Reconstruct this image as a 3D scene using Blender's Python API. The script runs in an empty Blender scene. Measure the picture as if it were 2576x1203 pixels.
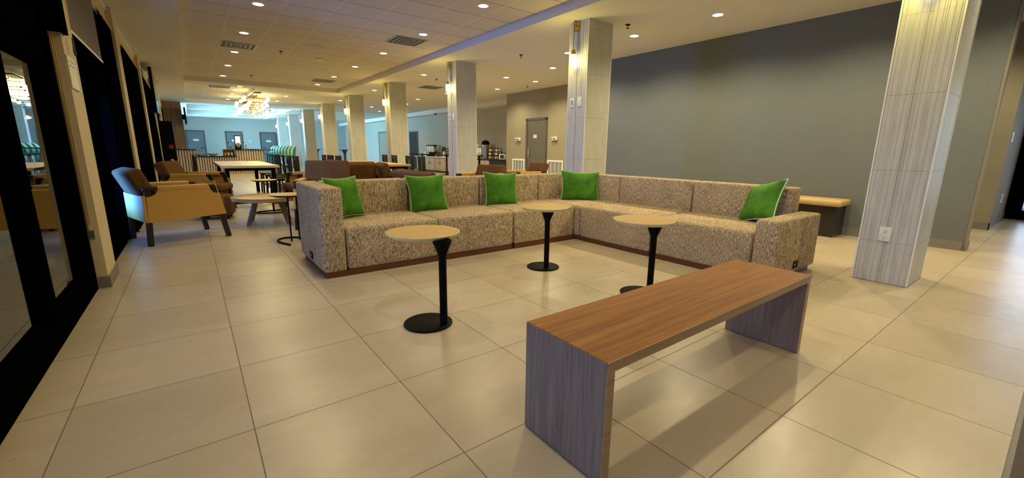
import bpy, bmesh, math, random
from mathutils import Vector, Matrix
random.seed(7)
PI = math.pi
SC = bpy.context.scene
COL = SC.collection
R = math.radians

# ------------------------------------------------------------------ camera
cam = bpy.data.objects.new('camera', bpy.data.cameras.new('camera'))
COL.objects.link(cam)
YAW, PITCH, ROLL = 0.645647, 0.209119, 0.0111993
fwd = Vector((math.sin(YAW)*math.cos(PITCH), math.cos(YAW)*math.cos(PITCH), -math.sin(PITCH)))
rt = Vector((math.cos(YAW), -math.sin(YAW), 0)); up = rt.cross(fwd)
r2 = rt*math.cos(ROLL) + up*math.sin(ROLL); u2 = -rt*math.sin(ROLL) + up*math.cos(ROLL)
cam.matrix_world = Matrix(((r2.x, u2.x, -fwd.x, 0), (r2.y, u2.y, -fwd.y, 0), (r2.z, u2.z, -fwd.z, 1.10), (0, 0, 0, 1)))
cam.data.sensor_width = 36; cam.data.lens = 36*1060.86/2576
cam.data.clip_start = .05; cam.data.clip_end = 200
SC.camera = cam

# ------------------------------------------------------------------ world, exposure
SC.view_settings.view_transform = 'Standard'
SC.view_settings.look = 'None'
SC.view_settings.gamma = 1
SC.view_settings.use_curve_mapping = False
SC.view_settings.exposure = 1.35
w = bpy.data.worlds.new('dusk_sky'); SC.world = w; w.use_nodes = True
bg = w.node_tree.nodes['Background']
bg.inputs[0].default_value = (.22, .38, .85, 1); bg.inputs[1].default_value = .9

H1, H2 = 2.91, 3.03      # soffit and tray ceiling heights
WARM = (1, .85, .50); DAY = (.38, .66, 1)

def area_light(name, loc, rot, sx, sy, power, color, spread=180):
    l = bpy.data.lights.new(name, 'AREA'); l.shape = 'RECTANGLE'; l.size = sx; l.size_y = sy
    l.energy = power; l.color = color; l.spread = R(spread)
    o = bpy.data.objects.new(name, l); COL.objects.link(o); o.location = loc; o.rotation_euler = rot
    return o
# daylight entering through the glazing: along the window wall, the far lounge and the entrance
area_light('window_daylight', (-.90, 6.75, 1.0), (0, R(-90), 0), 1.3, .9, 26, (.08, .32, 1), 90)
area_light('window_daylight', (-.95, 1.0, 1.4), (0, R(-90), 0), 2.4, 6, 30, (.74, .8, 1))
area_light('far_window_daylight', (-1.0, 28.6, 1.6), (0, R(-90), 0), 2.5, 9.5, 1150, (.38, .74, 1), 150)
area_light('entrance_daylight', (11.75, -.6, 1.5), (0, R(90), 0), 2.6, 2.4, 24, (.85, .94, 1))

# ------------------------------------------------------------------ node helpers
class NT:
    def __init__(s, name):
        s.m = bpy.data.materials.new(name); s.m.use_nodes = True
        s.t = s.m.node_tree; s.b = s.t.nodes['Principled BSDF']; s.out = s.t.nodes['Material Output']
        s._co = None
    def n(s, typ, **kw):
        nd = s.t.nodes.new(typ)
        for k, v in kw.items():
            if isinstance(k, str) and hasattr(nd, k): setattr(nd, k, v)
        return nd
    def l(s, a, b): s.t.links.new(a, b)
    def co(s, scale=(1, 1, 1), world=False, rot=(0, 0, 0)):
        if world: src = s.n('ShaderNodeNewGeometry').outputs['Position']
        else: src = s.n('ShaderNodeTexCoord').outputs['Object']
        mp = s.n('ShaderNodeMapping'); mp.inputs['Scale'].default_value = scale; mp.inputs['Rotation'].default_value = rot
        s.l(src, mp.inputs[0]); return mp.outputs[0]
    def noise(s, vec, scale, detail=4, rough=.55):
        n = s.n('ShaderNodeTexNoise'); n.inputs['Scale'].default_value = scale; n.inputs['Detail'].default_value = detail
        n.inputs['Roughness'].default_value = rough; s.l(vec, n.inputs['Vector']); return n.outputs['Fac']
    def ramp(s, fac, stops):
        r = s.n('ShaderNodeValToRGB'); e = r.color_ramp.elements
        while len(e) < len(stops): e.new(.5)
        for i, (p, c) in enumerate(stops):
            e[i].position = p; e[i].color = (*c, 1) if len(c) == 3 else c
        s.l(fac, r.inputs[0]); return r.outputs[0]
    def math(s, op, a, b=0, clamp=False):
        m = s.n('ShaderNodeMath'); m.operation = op; m.use_clamp = clamp
        for i, v in enumerate((a, b)):
            if hasattr(v, 'is_linked') or hasattr(v, 'links'): s.l(v, m.inputs[i])
            else: m.inputs[i].default_value = v
        return m.outputs[0]
    def mix(s, fac, a, b, typ='MIX'):
        m = s.n('ShaderNodeMix'); m.data_type = 'RGBA'; m.blend_type = typ
        for i, v in ((0, fac), (6, a), (7, b)):
            if hasattr(v, 'links'): s.l(v, m.inputs[i])
            elif i == 0: m.inputs[0].default_value = v
            else: m.inputs[i].default_value = (*v, 1)
        return m.outputs[2]
    def bump(s, h, strength=.2, dist=.002):
        b = s.n('ShaderNodeBump'); b.inputs['Strength'].default_value = strength; b.inputs['Distance'].default_value = dist
        s.l(h, b.inputs['Height']); s.l(b.outputs[0], s.b.inputs['Normal'])
    def base(s, c, rough=.5, metal=0, spec=.5):
        if hasattr(c, 'links'): s.l(c, s.b.inputs['Base Color'])
        else: s.b.inputs['Base Color'].default_value = (*c, 1)
        if hasattr(rough, 'links'): s.l(rough, s.b.inputs['Roughness'])
        else: s.b.inputs['Roughness'].default_value = rough
        s.b.inputs['Metallic'].default_value = metal
        s.b.inputs['Specular IOR Level'].default_value = spec
        return s.m

def plain(name, c, rough=.5, metal=0, spec=.5, var=.06, scale=9):
    t = NT(name); f = t.noise(t.co(), scale, 3)
    lo = tuple(x*(1-var) for x in c); hi = tuple(min(1, x*(1+var)) for x in c)
    return t.base(t.ramp(f, [(.3, lo), (.7, hi)]), rough, metal, spec)

def emit(name, c, s, cast=True):
    t = NT(name); e = t.n('ShaderNodeEmission'); e.inputs[0].default_value = (*c, 1); e.inputs[1].default_value = s
    t.l(e.outputs[0], t.out.inputs[0])
    if not cast: t.m.cycles.emission_sampling = 'NONE'
    return t.m

def sep(t, v):
    s_ = t.n('ShaderNodeSeparateXYZ'); t.l(v, s_.inputs[0]); return s_.outputs

def grid_mask(t, xo, yo, tx, ty, w_):
    """1 on joint lines; also returns per-cell random"""
    v = t.n('ShaderNodeNewGeometry').outputs['Position']; x, y, z = sep(t, v)
    def one(c, off, p):
        u = t.math('DIVIDE', t.math('SUBTRACT', c, off), p)
        fr = t.math('FRACT', u); d = t.math('MINIMUM', fr, t.math('SUBTRACT', 1, fr))
        return t.math('MULTIPLY', d, p), t.math('FLOOR', u)
    dx, ix = one(x, xo, tx); dy, iy = one(y, yo, ty)
    m = t.math('LESS_THAN', t.math('MINIMUM', dx, dy), w_/2)
    cb = t.n('ShaderNodeCombineXYZ'); t.l(ix, cb.inputs[0]); t.l(iy, cb.inputs[1])
    wn = t.n('ShaderNodeTexWhiteNoise'); wn.noise_dimensions = '3D'; t.l(cb.outputs[0], wn.inputs['Vector'])
    return m, wn.outputs['Value'], cb.outputs[0]

# floor: large honed stone-look porcelain tiles
def m_floor():
    t = NT('floor_porcelain')
    m, rnd, cell = grid_mask(t, -1.7336, 1.795, .605, .605, .0045)
    add = t.n('ShaderNodeVectorMath'); add.operation = 'MULTIPLY_ADD'
    t.l(cell, add.inputs[0]); add.inputs[1].default_value = (3.7, 5.1, 0); t.l(t.n('ShaderNodeNewGeometry').outputs['Position'], add.inputs[2])
    mp = t.n('ShaderNodeMapping'); mp.inputs['Scale'].default_value = (.8, 2.0, 1); t.l(add.outputs[0], mp.inputs[0])
    f = t.noise(mp.outputs[0], 1.5, 7, .6)
    c = t.ramp(f, [(.28, (.445, .365, .25)), (.5, (.485, .40, .28)), (.72, (.53, .445, .32))])
    f2 = t.noise(mp.outputs[0], 7, 7, .68)
    c = t.mix(t.ramp(f2, [(.44, (0, 0, 0)), (.66, (.22, .22, .22))]), c, (.36, .28, .19))
    v = t.ramp(rnd, [(0, (.9, .9, .9)), (1, (1.06, 1.06, 1.06))])
    c = t.mix(1, c, v, 'MULTIPLY')
    c = t.mix(m, c, (.17, .125, .085))
    r = t.ramp(f2, [(.3, (.27, .27, .27)), (.7, (.34, .34, .34))])
    r = t.mix(m, r, (.8, .8, .8))
    t.bump(t.math('SUBTRACT', 1, m), .25, .002)
    return t.base(c, r, 0, .55)

def m_ceiling_tile():
    t = NT('acoustic_ceiling_tile')
    m, rnd, cell = grid_mask(t, .098, .305, .605, 900, .022)
    m2, rnd, cell = grid_mask(t, -500, .305, 900, .605, .011)
    f = t.noise(t.co(), 160, 3, .7)
    c = t.ramp(f, [(.38, (.50, .45, .385)), (.5, (.62, .565, .49))])
    v = t.ramp(rnd, [(0, (.95, .95, .95)), (1, (1.02, 1.02, 1.02))])
    c = t.mix(1, c, v, 'MULTIPLY')
    c = t.mix(m2, c, (.10, .075, .055))
    c = t.mix(m, c, (.66, .60, .52))
    t.bump(f, .2, .002)
    return t.base(c, .95, 0, .1)

def m_paint(name, c, rough=.85, sc=60, var=.05):
    t = NT(name); f = t.noise(t.co(), sc, 3)
    m = t.base(t.ramp(f, [(.3, tuple(x*(1-var) for x in c)), (.7, tuple(x*(1+var) for x in c))]), rough, 0, .25)
    return m

def m_grasscloth(name, c):
    t = NT(name); v = t.co((1, 1, 9)); f = t.noise(v, 45, 6, .75)
    v2 = t.co((.6, .6, 1.4)); g = t.noise(v2, 2.5, 3)
    col = t.ramp(f, [(.3, tuple(x*.78 for x in c)), (.7, tuple(x*1.22 for x in c))])
    col = t.mix(t.ramp(g, [(.3, (0, 0, 0)), (.8, (.22, .22, .22))]), col, tuple(x*1.3 for x in c))
    t.bump(f, .25, .002)
    return t.base(col, .88, 0, .25)

def m_rib(name='ribbed_column_tile'):
    """linear fluted porcelain: irregular vertical ribs modelled in the mesh; this is the glaze"""
    t = NT(name); v = t.co((1, 1, .15)); f = t.noise(v, 22, 5, .6)
    return t.base(t.ramp(f, [(.25, (.50, .49, .465)), (.75, (.64, .63, .60))]), .42, 0, .45)

def m_slab(name='smooth_column_tile'):
    t = NT(name)
    p = t.n('ShaderNodeNewGeometry').outputs['Position']; x, y, z = sep(t, p)
    fr = t.math('FRACT', t.math('DIVIDE', t.math('SUBTRACT', z, .36), .605))
    d = t.math('MULTIPLY', t.math('MINIMUM', fr, t.math('SUBTRACT', 1, fr)), .605)
    m = t.math('LESS_THAN', d, .0016)
    v = t.co((1, 1, .3)); f = t.noise(v, 12, 6, .6)
    c = t.ramp(f, [(.25, (.46, .46, .40)), (.75, (.58, .575, .51))])
    c = t.mix(m, c, (.2, .18, .15))
    return t.base(c, .5, 0, .4)

def m_tweed(name, dark, mid, light, sc=1.0):
    t = NT(name)
    a = t.noise(t.co((280*sc, 280*sc, 45*sc)), 1, 2, .6)
    b = t.noise(t.co((95*sc, 95*sc, 300*sc)), 1, 2, .6)
    f = t.math('ADD', t.math('MULTIPLY', a, .55), t.math('MULTIPLY', b, .45))
    c = t.ramp(f, [(.38, dark), (.46, mid), (.53, mid), (.61, light)])
    g = t.noise(t.co(), 6, 3)
    c = t.mix(t.ramp(g, [(.4, (0, 0, 0)), (.7, (.15, .15, .15))]), c, light)
    t.bump(f, .5, .003)
    return t.base(c, .95, 0, .15)

def m_wood(name, dark, light, axis='X', sc=1, rough=.42, spec=.4):
    t = NT(name)
    s_ = {'X': (1.2, 38, 38), 'Y': (38, 1.2, 38), 'Z': (38, 38, 1.2)}[axis]
    f = t.noise(t.co(tuple(k*sc for k in s_)), 1.6, 6, .68)
    s3 = {'X': (.8, 9, 9), 'Y': (9, .8, 9), 'Z': (9, 9, .8)}[axis]
    g = t.noise(t.co(tuple(k*sc for k in s3)), 1.2, 4, .5)
    c = t.ramp(t.math('ADD', t.math('MULTIPLY', f, .7), t.math('MULTIPLY', g, .3)), [(.34, dark), (.66, light)])
    t.bump(f, .08, .001)
    return t.base(c, rough, 0, spec)

def m_glass(name, tint=(.8, .86, .9)):
    t = NT(name); tr = t.n('ShaderNodeBsdfTransparent'); tr.inputs[0].default_value = (*tint, 1)
    gl = t.n('ShaderNodeBsdfGlossy'); gl.inputs['Roughness'].default_value = .01; gl.inputs[0].default_value = (.9, .92, .95, 1)
    fr = t.n('ShaderNodeFresnel'); fr.inputs[0].default_value = 1.55
    mx = t.n('ShaderNodeMixShader'); t.l(fr.outputs[0], mx.inputs[0]); t.l(tr.outputs[0], mx.inputs[1]); t.l(gl.outputs[0], mx.inputs[2])
    t.l(mx.outputs[0], t.out.inputs[0]); return t.m

def m_velvet(name, c):
    t = NT(name); f = t.noise(t.co(), 7, 4, .6)
    col = t.ramp(f, [(.3, tuple(x*.6 for x in c)), (.7, tuple(min(1, x*1.35) for x in c))])
    t.b.inputs['Sheen Weight'].default_value = 1; t.b.inputs['Sheen Roughness'].default_value = .35
    t.b.inputs['Sheen Tint'].default_value = (.45, .85, .2, 1)
    return t.base(col, .7, 0, .2)

M = {}
M['floor'] = m_floor(); M['ceil_tile'] = m_ceiling_tile()
M['soffit'] = m_paint('soffit_paint', (.66, .635, .575))
M['white_trim'] = m_paint('white_trim_paint', (.72, .70, .68), .5)
M['grey_wall'] = m_grasscloth('grey_grasscloth', (.142, .155, .152))
M['tan_wall'] = m_grasscloth('tan_grasscloth', (.28, .25, .185))
M['pale_wall'] = m_paint('pale_wall_paint', (.46, .45, .40)); M['right_wall'] = m_grasscloth('pale_grasscloth', (.40, .38, .31))
M['cream'] = m_paint('cream_pier_paint', (.60, .49, .31), .8)
M['rib'] = m_rib(); M['slab'] = m_slab()
M['edge'] = plain('white_metal_edge', (.80, .79, .77), .35, 0, .5, .02)
M['baseboard'] = plain('grey_vinyl_base', (.19, .175, .155), .6)
M['black_frame'] = plain('black_aluminium', (.0012, .0012, .0015), .9, 0, 0)
M['black'] = plain('black_powdercoat', (.0025, .0025, .0025), .55, 0, .08)
M['black_wood'] = m_wood('ebonised_wood', (.008, .006, .006), (.02, .016, .014), 'Z')
M['tweed'] = m_tweed('sofa_tweed', (.022, .014, .009), (.37, .27, .165), (.80, .68, .50), .7)
M['brown_fabric'] = m_tweed('brown_weave', (.03, .013, .005), (.11, .05, .017), (.19, .10, .045), .8)
M['mustard'] = plain('mustard_vinyl', (.52, .29, .06), .55, 0, .4, .04, 60)
M['plinth'] = m_wood('plinth_wood', (.09, .028, .010), (.15, .05, .018), 'X')
M['bench_x'] = m_wood('walnut_laminate_top', (.15, .052, .008), (.36, .145, .03), 'X', 1, .5, .22)
M['bench_z'] = m_wood('walnut_laminate_leg', (.125, .085, .062), (.28, .205, .165), 'Z', 1.4, .5)
M['edge_wood'] = m_wood('walnut_edge_band', (.30, .18, .085), (.46, .30, .15), 'X')
M['maple'] = m_wood('pale_maple_top', (.46, .29, .09), (.55, .36, .13), 'X', .5, .45, .3)
M['maple_edge'] = plain('pale_table_edge', (.62, .58, .36), .45)
M['oak_table'] = m_wood('oak_table_top', (.44, .27, .11), (.60, .39, .17), 'Y', .6)
M['white_top'] = m_wood('bleached_table_top', (.58, .52, .40), (.70, .64, .50), 'Y', .6)
M['green'] = m_velvet('green_velvet', (.055, .19, .012))
M['piping'] = plain('pale_green_piping', (.42, .62, .24), .6)
M['white_piping'] = plain('white_piping', (.8, .8, .78), .6)
M['brass'] = plain('aged_brass', (.55, .34, .09), .3, 1, .5)
M['chrome'] = plain('brushed_steel', (.55, .55, .56), .3, 1, .5)
M['white_plastic'] = plain('white_plastic', (.78, .78, .76), .35, 0, .5, .02)
M['screen'] = plain('dark_screen', (.006, .006, .008), .12, 0, .6)
M['curtain'] = plain('black_drape', (.0015, .0015, .002), .9, 0, 0)
M['shade'] = m_paint('roller_shade', (.17, .14, .135), .85, 90)
M['wood_clad'] = m_wood('wood_cladding', (.12, .062, .028), (.32, .20, .115), 'Z', .35)
M['rib_wood'] = m_wood('bar_slat_wood', (.44, .36, .28), (.66, .58, .50), 'Z', .6)
M['door'] = plain('grey_door_paint', (.105, .095, .075), .5)
M['door_frame'] = plain('dark_door_frame', (.085, .075, .06), .5)
M['far_door'] = plain('blue_grey_door', (.15, .17, .18), .5)
M['cabinet'] = m_wood('cabinet_maple', (.42, .30, .18), (.60, .46, .31), 'Z', .4)
M['counter_white'] = plain('pale_counter', (.66, .64, .60), .35)
M['counter_black'] = plain('black_counter', (.014, .013, .013), .25)
M['tan_cushion'] = plain('tan_vinyl_cushion', (.52, .37, .17), .5, 0, .4, .05)
M['teal'] = plain('teal_upholstery', (.03, .26, .25), .6)
M['pale_green'] = plain('pale_green_upholstery', (.42, .60, .38), .6)
M['glass'] = m_glass('window_glass')
M['glass_clear'] = m_glass('clear_plastic', (.93, .94, .95))
M['globe'] = emit('lit_opal_globe', (1, .84, .55), 2.2, False)
M['sconce_glass'] = emit('lit_opal_glass', (1, .86, .55), 3.5, False)
M['downlight'] = emit('lit_downlight', (1, .9, .72), 6, False)
M['asphalt'] = m_paint('dusk_paving', (.05, .055, .075), .8, 4, .3)
M['red'] = plain('red_enamel', (.35, .02, .015), .4)
M['orange_wood'] = plain('orange_box', (.55, .22, .06), .5)
M['hallway_shade'] = plain('painted_hallway_shade', (.03, .022, .014), .8)
M['paper'] = plain('sign_paper', (.75, .72, .60), .6, 0, .2, .02)
M['ink'] = plain('dark_ink', (.03, .03, .03), .6)
M['louver'] = plain('grille_louver', (.30, .31, .32), .45)
M['dark_tile'] = m_wood('dark_plank_floor', (.05, .034, .024), (.11, .08, .055), 'X', .4, .6, .15)
M['leaf'] = plain('red_light_lens', (.6, .05, .03), .4)

# ------------------------------------------------------------------ mesh helpers
class MB:
    def __init__(s): s.bm = bmesh.new()
    def _add(s, geom_verts, mat):
        if mat is not None: bmesh.ops.transform(s.bm, matrix=mat, verts=geom_verts)
    def box(s, x0, x1, y0, y1, z0, z1, bevel=0, seg=2, mat=None):
        if x1 < x0: x0, x1 = x1, x0
        if y1 < y0: y0, y1 = y1, y0
        if z1 < z0: z0, z1 = z1, z0
        r = bmesh.ops.create_cube(s.bm, size=1)
        vs = r['verts']
        for v in vs:
            v.co.x = x0 if v.co.x < 0 else x1
            v.co.y = y0 if v.co.y < 0 else y1
            v.co.z = z0 if v.co.z < 0 else z1
        if bevel > 0:
            es = list({e for v in vs for e in v.link_edges})
            rb = bmesh.ops.bevel(s.bm, geom=es, offset=bevel, segments=seg, profile=.5, affect='EDGES')
            vs = list({v for f in rb['faces'] for v in f.verts} | {v for v in vs if v.is_valid})
            seen = set(vs); st = list(vs)
            while st:
                v = st.pop()
                for e in v.link_edges:
                    o = e.other_vert(v)
                    if o not in seen: seen.add(o); st.append(o)
            vs = list(seen)
        s._add(vs, mat); return s
    def lathe(s, prof, seg=32, mat=None, cap=True):
        rings = []
        for r, z in prof:
            if r < 1e-6: rings.append([s.bm.verts.new((0, 0, z))])
            else: rings.append([s.bm.verts.new((r*math.cos(2*PI*i/seg), r*math.sin(2*PI*i/seg), z)) for i in range(seg)])
        for a, b in zip(rings, rings[1:]):
            for i in range(seg):
                j = (i+1) % seg
                if len(a) == 1 and len(b) == 1: continue
                if len(a) == 1: s.bm.faces.new((a[0], b[j], b[i]))
                elif len(b) == 1: s.bm.faces.new((a[i], a[j], b[0]))
                else: s.bm.faces.new((a[i], a[j], b[j], b[i]))
        if cap:
            if len(rings[0]) > 1: s.bm.faces.new(list(reversed(rings[0])))
            if len(rings[-1]) > 1: s.bm.faces.new(rings[-1])
        s._add([v for rg in rings for v in rg], mat); return s
    def tube(s, pts, r, seg=10, mat=None):
        pts = [Vector(p) for p in pts]; rings = []; n = len(pts)
        ref = None
        for i, p in enumerate(pts):
            d = (pts[min(i+1, n-1)] - pts[max(i-1, 0)]).normalized()
            if ref is None:
                ref = Vector((0, 0, 1)) if abs(d.z) < .9 else Vector((1, 0, 0))
            a = d.cross(ref).normalized(); b = a.cross(d).normalized(); ref = b
            rr = r[i] if isinstance(r, (list, tuple)) else r
            rings.append([s.bm.verts.new(p + rr*(a*math.cos(2*PI*k/seg) + b*math.sin(2*PI*k/seg))) for k in range(seg)])
        for A, B in zip(rings, rings[1:]):
            for i in range(seg):
                j = (i+1) % seg; s.bm.faces.new((A[i], B[i], B[j], A[j]))
        s.bm.faces.new(rings[0]); s.bm.faces.new(list(reversed(rings[-1])))
        s._add([v for g in rings for v in g], mat); return s
    def bar(s, a, b, w, h=None, mat=None):
        """rectangular bar between two points"""
        h = h or w; a = Vector(a); b = Vector(b); d = (b-a); L = d.length; d.normalize()
        ref = Vector((0, 0, 1)) if abs(d.z) < .95 else Vector((1, 0, 0))
        x = d.cross(ref).normalized(); y = x.cross(d).normalized()
        vs = []
        for p in (a, b):
            for sx, sy in ((-1, -1), (1, -1), (1, 1), (-1, 1)): vs.append(s.bm.verts.new(p + x*sx*w/2 + y*sy*h/2))
        for f in ((3, 2, 1, 0), (4, 5, 6, 7), (0, 1, 5, 4), (1, 2, 6, 5), (2, 3, 7, 6), (3, 0, 4, 7)): s.bm.faces.new([vs[i] for i in f])
        s._add(vs, mat); return s
    def prism(s, poly, y0, y1, plane='XZ', mat=None):
        """extrude polygon; plane XZ -> along Y ; YZ -> along X ; XY -> along Z"""
        def P(a, b, t):
            return {'XZ': (a, t, b), 'YZ': (t, a, b), 'XY': (a, b, t)}[plane]
        A = [s.bm.verts.new(P(a, b, y0)) for a, b in poly]; B = [s.bm.verts.new(P(a, b, y1)) for a, b in poly]
        s.bm.faces.new(A); s.bm.faces.new(list(reversed(B)))
        n = len(A)
        for i in range(n):
            j = (i+1) % n; s.bm.faces.new((A[j], A[i], B[i], B[j]))
        s._add(A+B, mat); return s
    def quad(s, *ps):
        s.bm.faces.new([s.bm.verts.new(p) for p in ps]); return s
    def build(s, name, mat, parent=None, smooth=False, loc=None, rotz=0):
        bmesh.ops.recalc_face_normals(s.bm, faces=s.bm.faces)
        me = bpy.data.meshes.new(name); s.bm.to_mesh(me); s.bm.free()
        if smooth:
            for p in me.polygons: p.use_smooth = True
            me.set_sharp_from_angle(angle=R(38))
        me.materials.append(mat)
        o = bpy.data.objects.new(name, me); COL.objects.link(o)
        if parent: o.parent = parent
        if loc is not None: o.location = loc
        if rotz: o.rotation_euler.z = rotz
        return o

def thing(name, label, cat, loc=(0, 0, 0), rotz=0, group=None):
    o = bpy.data.objects.new(name, None); COL.objects.link(o); o.empty_display_size = .1
    o.location = loc; o.rotation_euler.z = rotz; o['label'] = label; o['category'] = cat
    if group: o['group'] = group
    return o
def tag(o, label, cat, group=None):
    o['label'] = label; o['category'] = cat
    if group: o['group'] = group
    return o
def struct(o, label=None):
    o['kind'] = 'structure'
    if label: o['label'] = label
    return o
def dup(root, loc, rotz=None, label=None, group=None):
    r = root.copy(); COL.objects.link(r); r.location = loc
    if rotz is not None: r.rotation_euler.z = rotz
    if label: r['label'] = label
    if group: r['group'] = group
    for ch in list(root.children):
        c = ch.copy(); COL.objects.link(c); c.parent = r
        for g in list(ch.children):
            d = g.copy(); COL.objects.link(d); d.parent = c
    return r
def T(x=0, y=0, z=0): return Matrix.Translation((x, y, z))
def RX(a): return Matrix.Rotation(a, 4, 'X')
def RY(a): return Matrix.Rotation(a, 4, 'Y')
def RZ(a): return Matrix.Rotation(a, 4, 'Z')

def spot(loc, power, color=WARM, ang=150, blend=.6, r=.05):
    l = bpy.data.lights.new('downlight_lamp', 'SPOT'); l.energy = power; l.color = color; l.spot_size = R(ang); l.spot_blend = blend
    l.shadow_soft_size = r
    o = bpy.data.objects.new('downlight_lamp', l); COL.objects.link(o); o.location = loc
    return o

# ================================================================== STRUCTURE
XW = -.69      # window wall plane
YF = 35.0      # far wall
XG = 7.08      # grey partition face
# floor
struct(MB().box(-.72, 14, -.02, 36, -.1, 0).build('floor', M['floor']))
struct(MB().box(-.72, 14, -4.2, -.02, -.1, 0).build('floor', M['dark_tile']))
struct(MB().box(-.69, 13.9, -.035, -.02, -.05, .0005).build('trim_1', M['baseboard']))
# paving outside the windows
struct(MB().box(-30, -.9, -20, 50, -.2, -.06).build('ground', M['asphalt']))

# ceilings: soffit with three raised trays
T1 = (.11, 4.28, -2.5, 15.55); T2 = (.11, 1.93, 16.2, 22.6); T3 = (.15, 4.35, 24.0, 33.2)
def soffit():
    xs = sorted({-.8, 14, T1[0], T1[1], T2[1], T3[0], T3[1]}); ys = sorted({-4.2, YF+.1, T1[2], T1[3], T2[2], T2[3], T3[2], T3[3]})
    b = MB()
    def hole(cx, cy): return any(t[0] < cx < t[1] and t[2] < cy < t[3] for t in (T1, T2, T3))
    for x0, x1 in zip(xs, xs[1:]):
        for y0, y1 in zip(ys, ys[1:]):
            if not hole((x0+x1)/2, (y0+y1)/2): b.quad((x0, y0, H1), (x0, y1, H1), (x1, y1, H1), (x1, y0, H1))
    bmesh.ops.remove_doubles(b.bm, verts=b.bm.verts, dist=.0005)
    return b
struct(soffit().build('ceiling', M['soffit']))
for i, t_ in enumerate((T1, T2, T3)):
    hh = H2 if i < 2 else 3.35
    struct(MB().box(t_[0], t_[1], t_[2], t_[3], hh, hh+.05).build('ceiling', M['ceil_tile'] if i < 2 else M['soffit']))
    e = MB(); k = .02
    x0, x1, y0, y1 = t_
    e.box(x0-k, x0, y0, y1, H1+.001, hh); e.box(x1, x1+k, y0, y1, H1+.001, hh)
    e.box(x0-k, x1+k, y0-k, y0, H1+.001, hh); e.box(x0-k, x1+k, y1, y1+k, H1+.001, hh)
    struct(e.build('trim_%d' % (2+i), M['white_trim']))
struct(MB().box(.15, 4.35, 28.4, 28.9, 3.0, 3.35).build('trim_5', M['soffit']))

# far wall, right walls
struct(MB().box(-1, 12, YF, YF+.2, 0, 3.2).build('wall_far', M['pale_wall']))
struct(MB().box(9.95, 10.15, 11.95, YF, 0, 3.2).build('wall_right_rear', M['right_wall']))
struct(MB().box(8.72, 9.95, 11.75, 11.95, 0, 3.1).box(8.72, 8.92, 6.25, 11.75, 0, 3.1).build('wall_right_middle', M['tan_wall']))
struct(MB().box(XG, 8.72, 6.1, 6.25, 0, 3.1).build('wall_right_return', M['tan_wall']))
struct(MB().box(XG, XG+.16, .68, 6.1, 0, 3.1).build('wall_right', M['grey_wall']))
struct(MB().box(XG+.02, XG+.17, .655, .68, .0, 3.1).build('trim_6', M['tan_wall']))
struct(MB().box(9.42, 9.6, .69, 6.25, 0, 3.1).box(9.6, 11.4, .69, .85, 0, 3.1).build('wall_right_front', M['tan_wall']))
struct(MB().box(8.72, 9.6, 6.1, 6.25, 0, 3.1).build('wall_right_return', M['tan_wall']))
struct(MB().box(-1, 14, -4.3, -4.1, 0, 3.1).build('wall_back', M['tan_wall']))
struct(MB().box(13.6, 13.8, -4.2, -2.0, 0, 3.1).box(11.4, 13.6, -2.1, -1.9, 0, 3.1).build('wall_entrance', M['tan_wall']))
# soffit band along the right wall with a pale light cove
struct(MB().box(9.5, 9.95, 12.2, YF, 2.72, H1-.002).build('trim_7', M['soffit']))
# baseboards
struct(MB().box(XG-.012, XG, .68, 6.1, 0, .105).box(XG-.012, XG+.17, .643, .655, 0, .105).build('baseboard_right', M['baseboard']))
struct(MB().box(9.408, 9.42, .678, 6.1, 0, .105).box(9.408, 11.4, .678, .69, 0, .105).build('baseboard_right_front', M['baseboard']))
struct(MB().box(8.708, 8.72, 6.25, 9.9, 0, .105).build('baseboard_right_middle', M['baseboard']))

# ---- entrance glazing at the far right
def entrance():
    f = MB(); x = 11.4
    for y0, y1 in ((.50, .69), (-.62, -.50), (-1.9, -1.72)): f.box(x, x+.09, y0, y1, 0, 2.9)
    f.box(x, x+.09, -1.9, .69, 0, .16); f.box(x, x+.09, -1.9, .69, 2.3, 2.9); f.box(x, x+.09, -1.9, .69, .98, 1.06)
    o = struct(f.build('door_1', M['black_frame']))
    MB().box(x+.04, x+.05, -.5, .5, .16, .98).box(x+.04, x+.05, -1.72, -.62, .16, .98).box(x+.04, x+.05, -.5, .5, 1.06, 2.3).box(x+.04, x+.05, -1.72, -.62, 1.06, 2.3).build('pane', M['glass'], o)
    MB().tube([(x-.06, .36, .2), (x-.06, .36, .95)], .016).build('door_handle', M['chrome'], o, True)
entrance()

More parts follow.
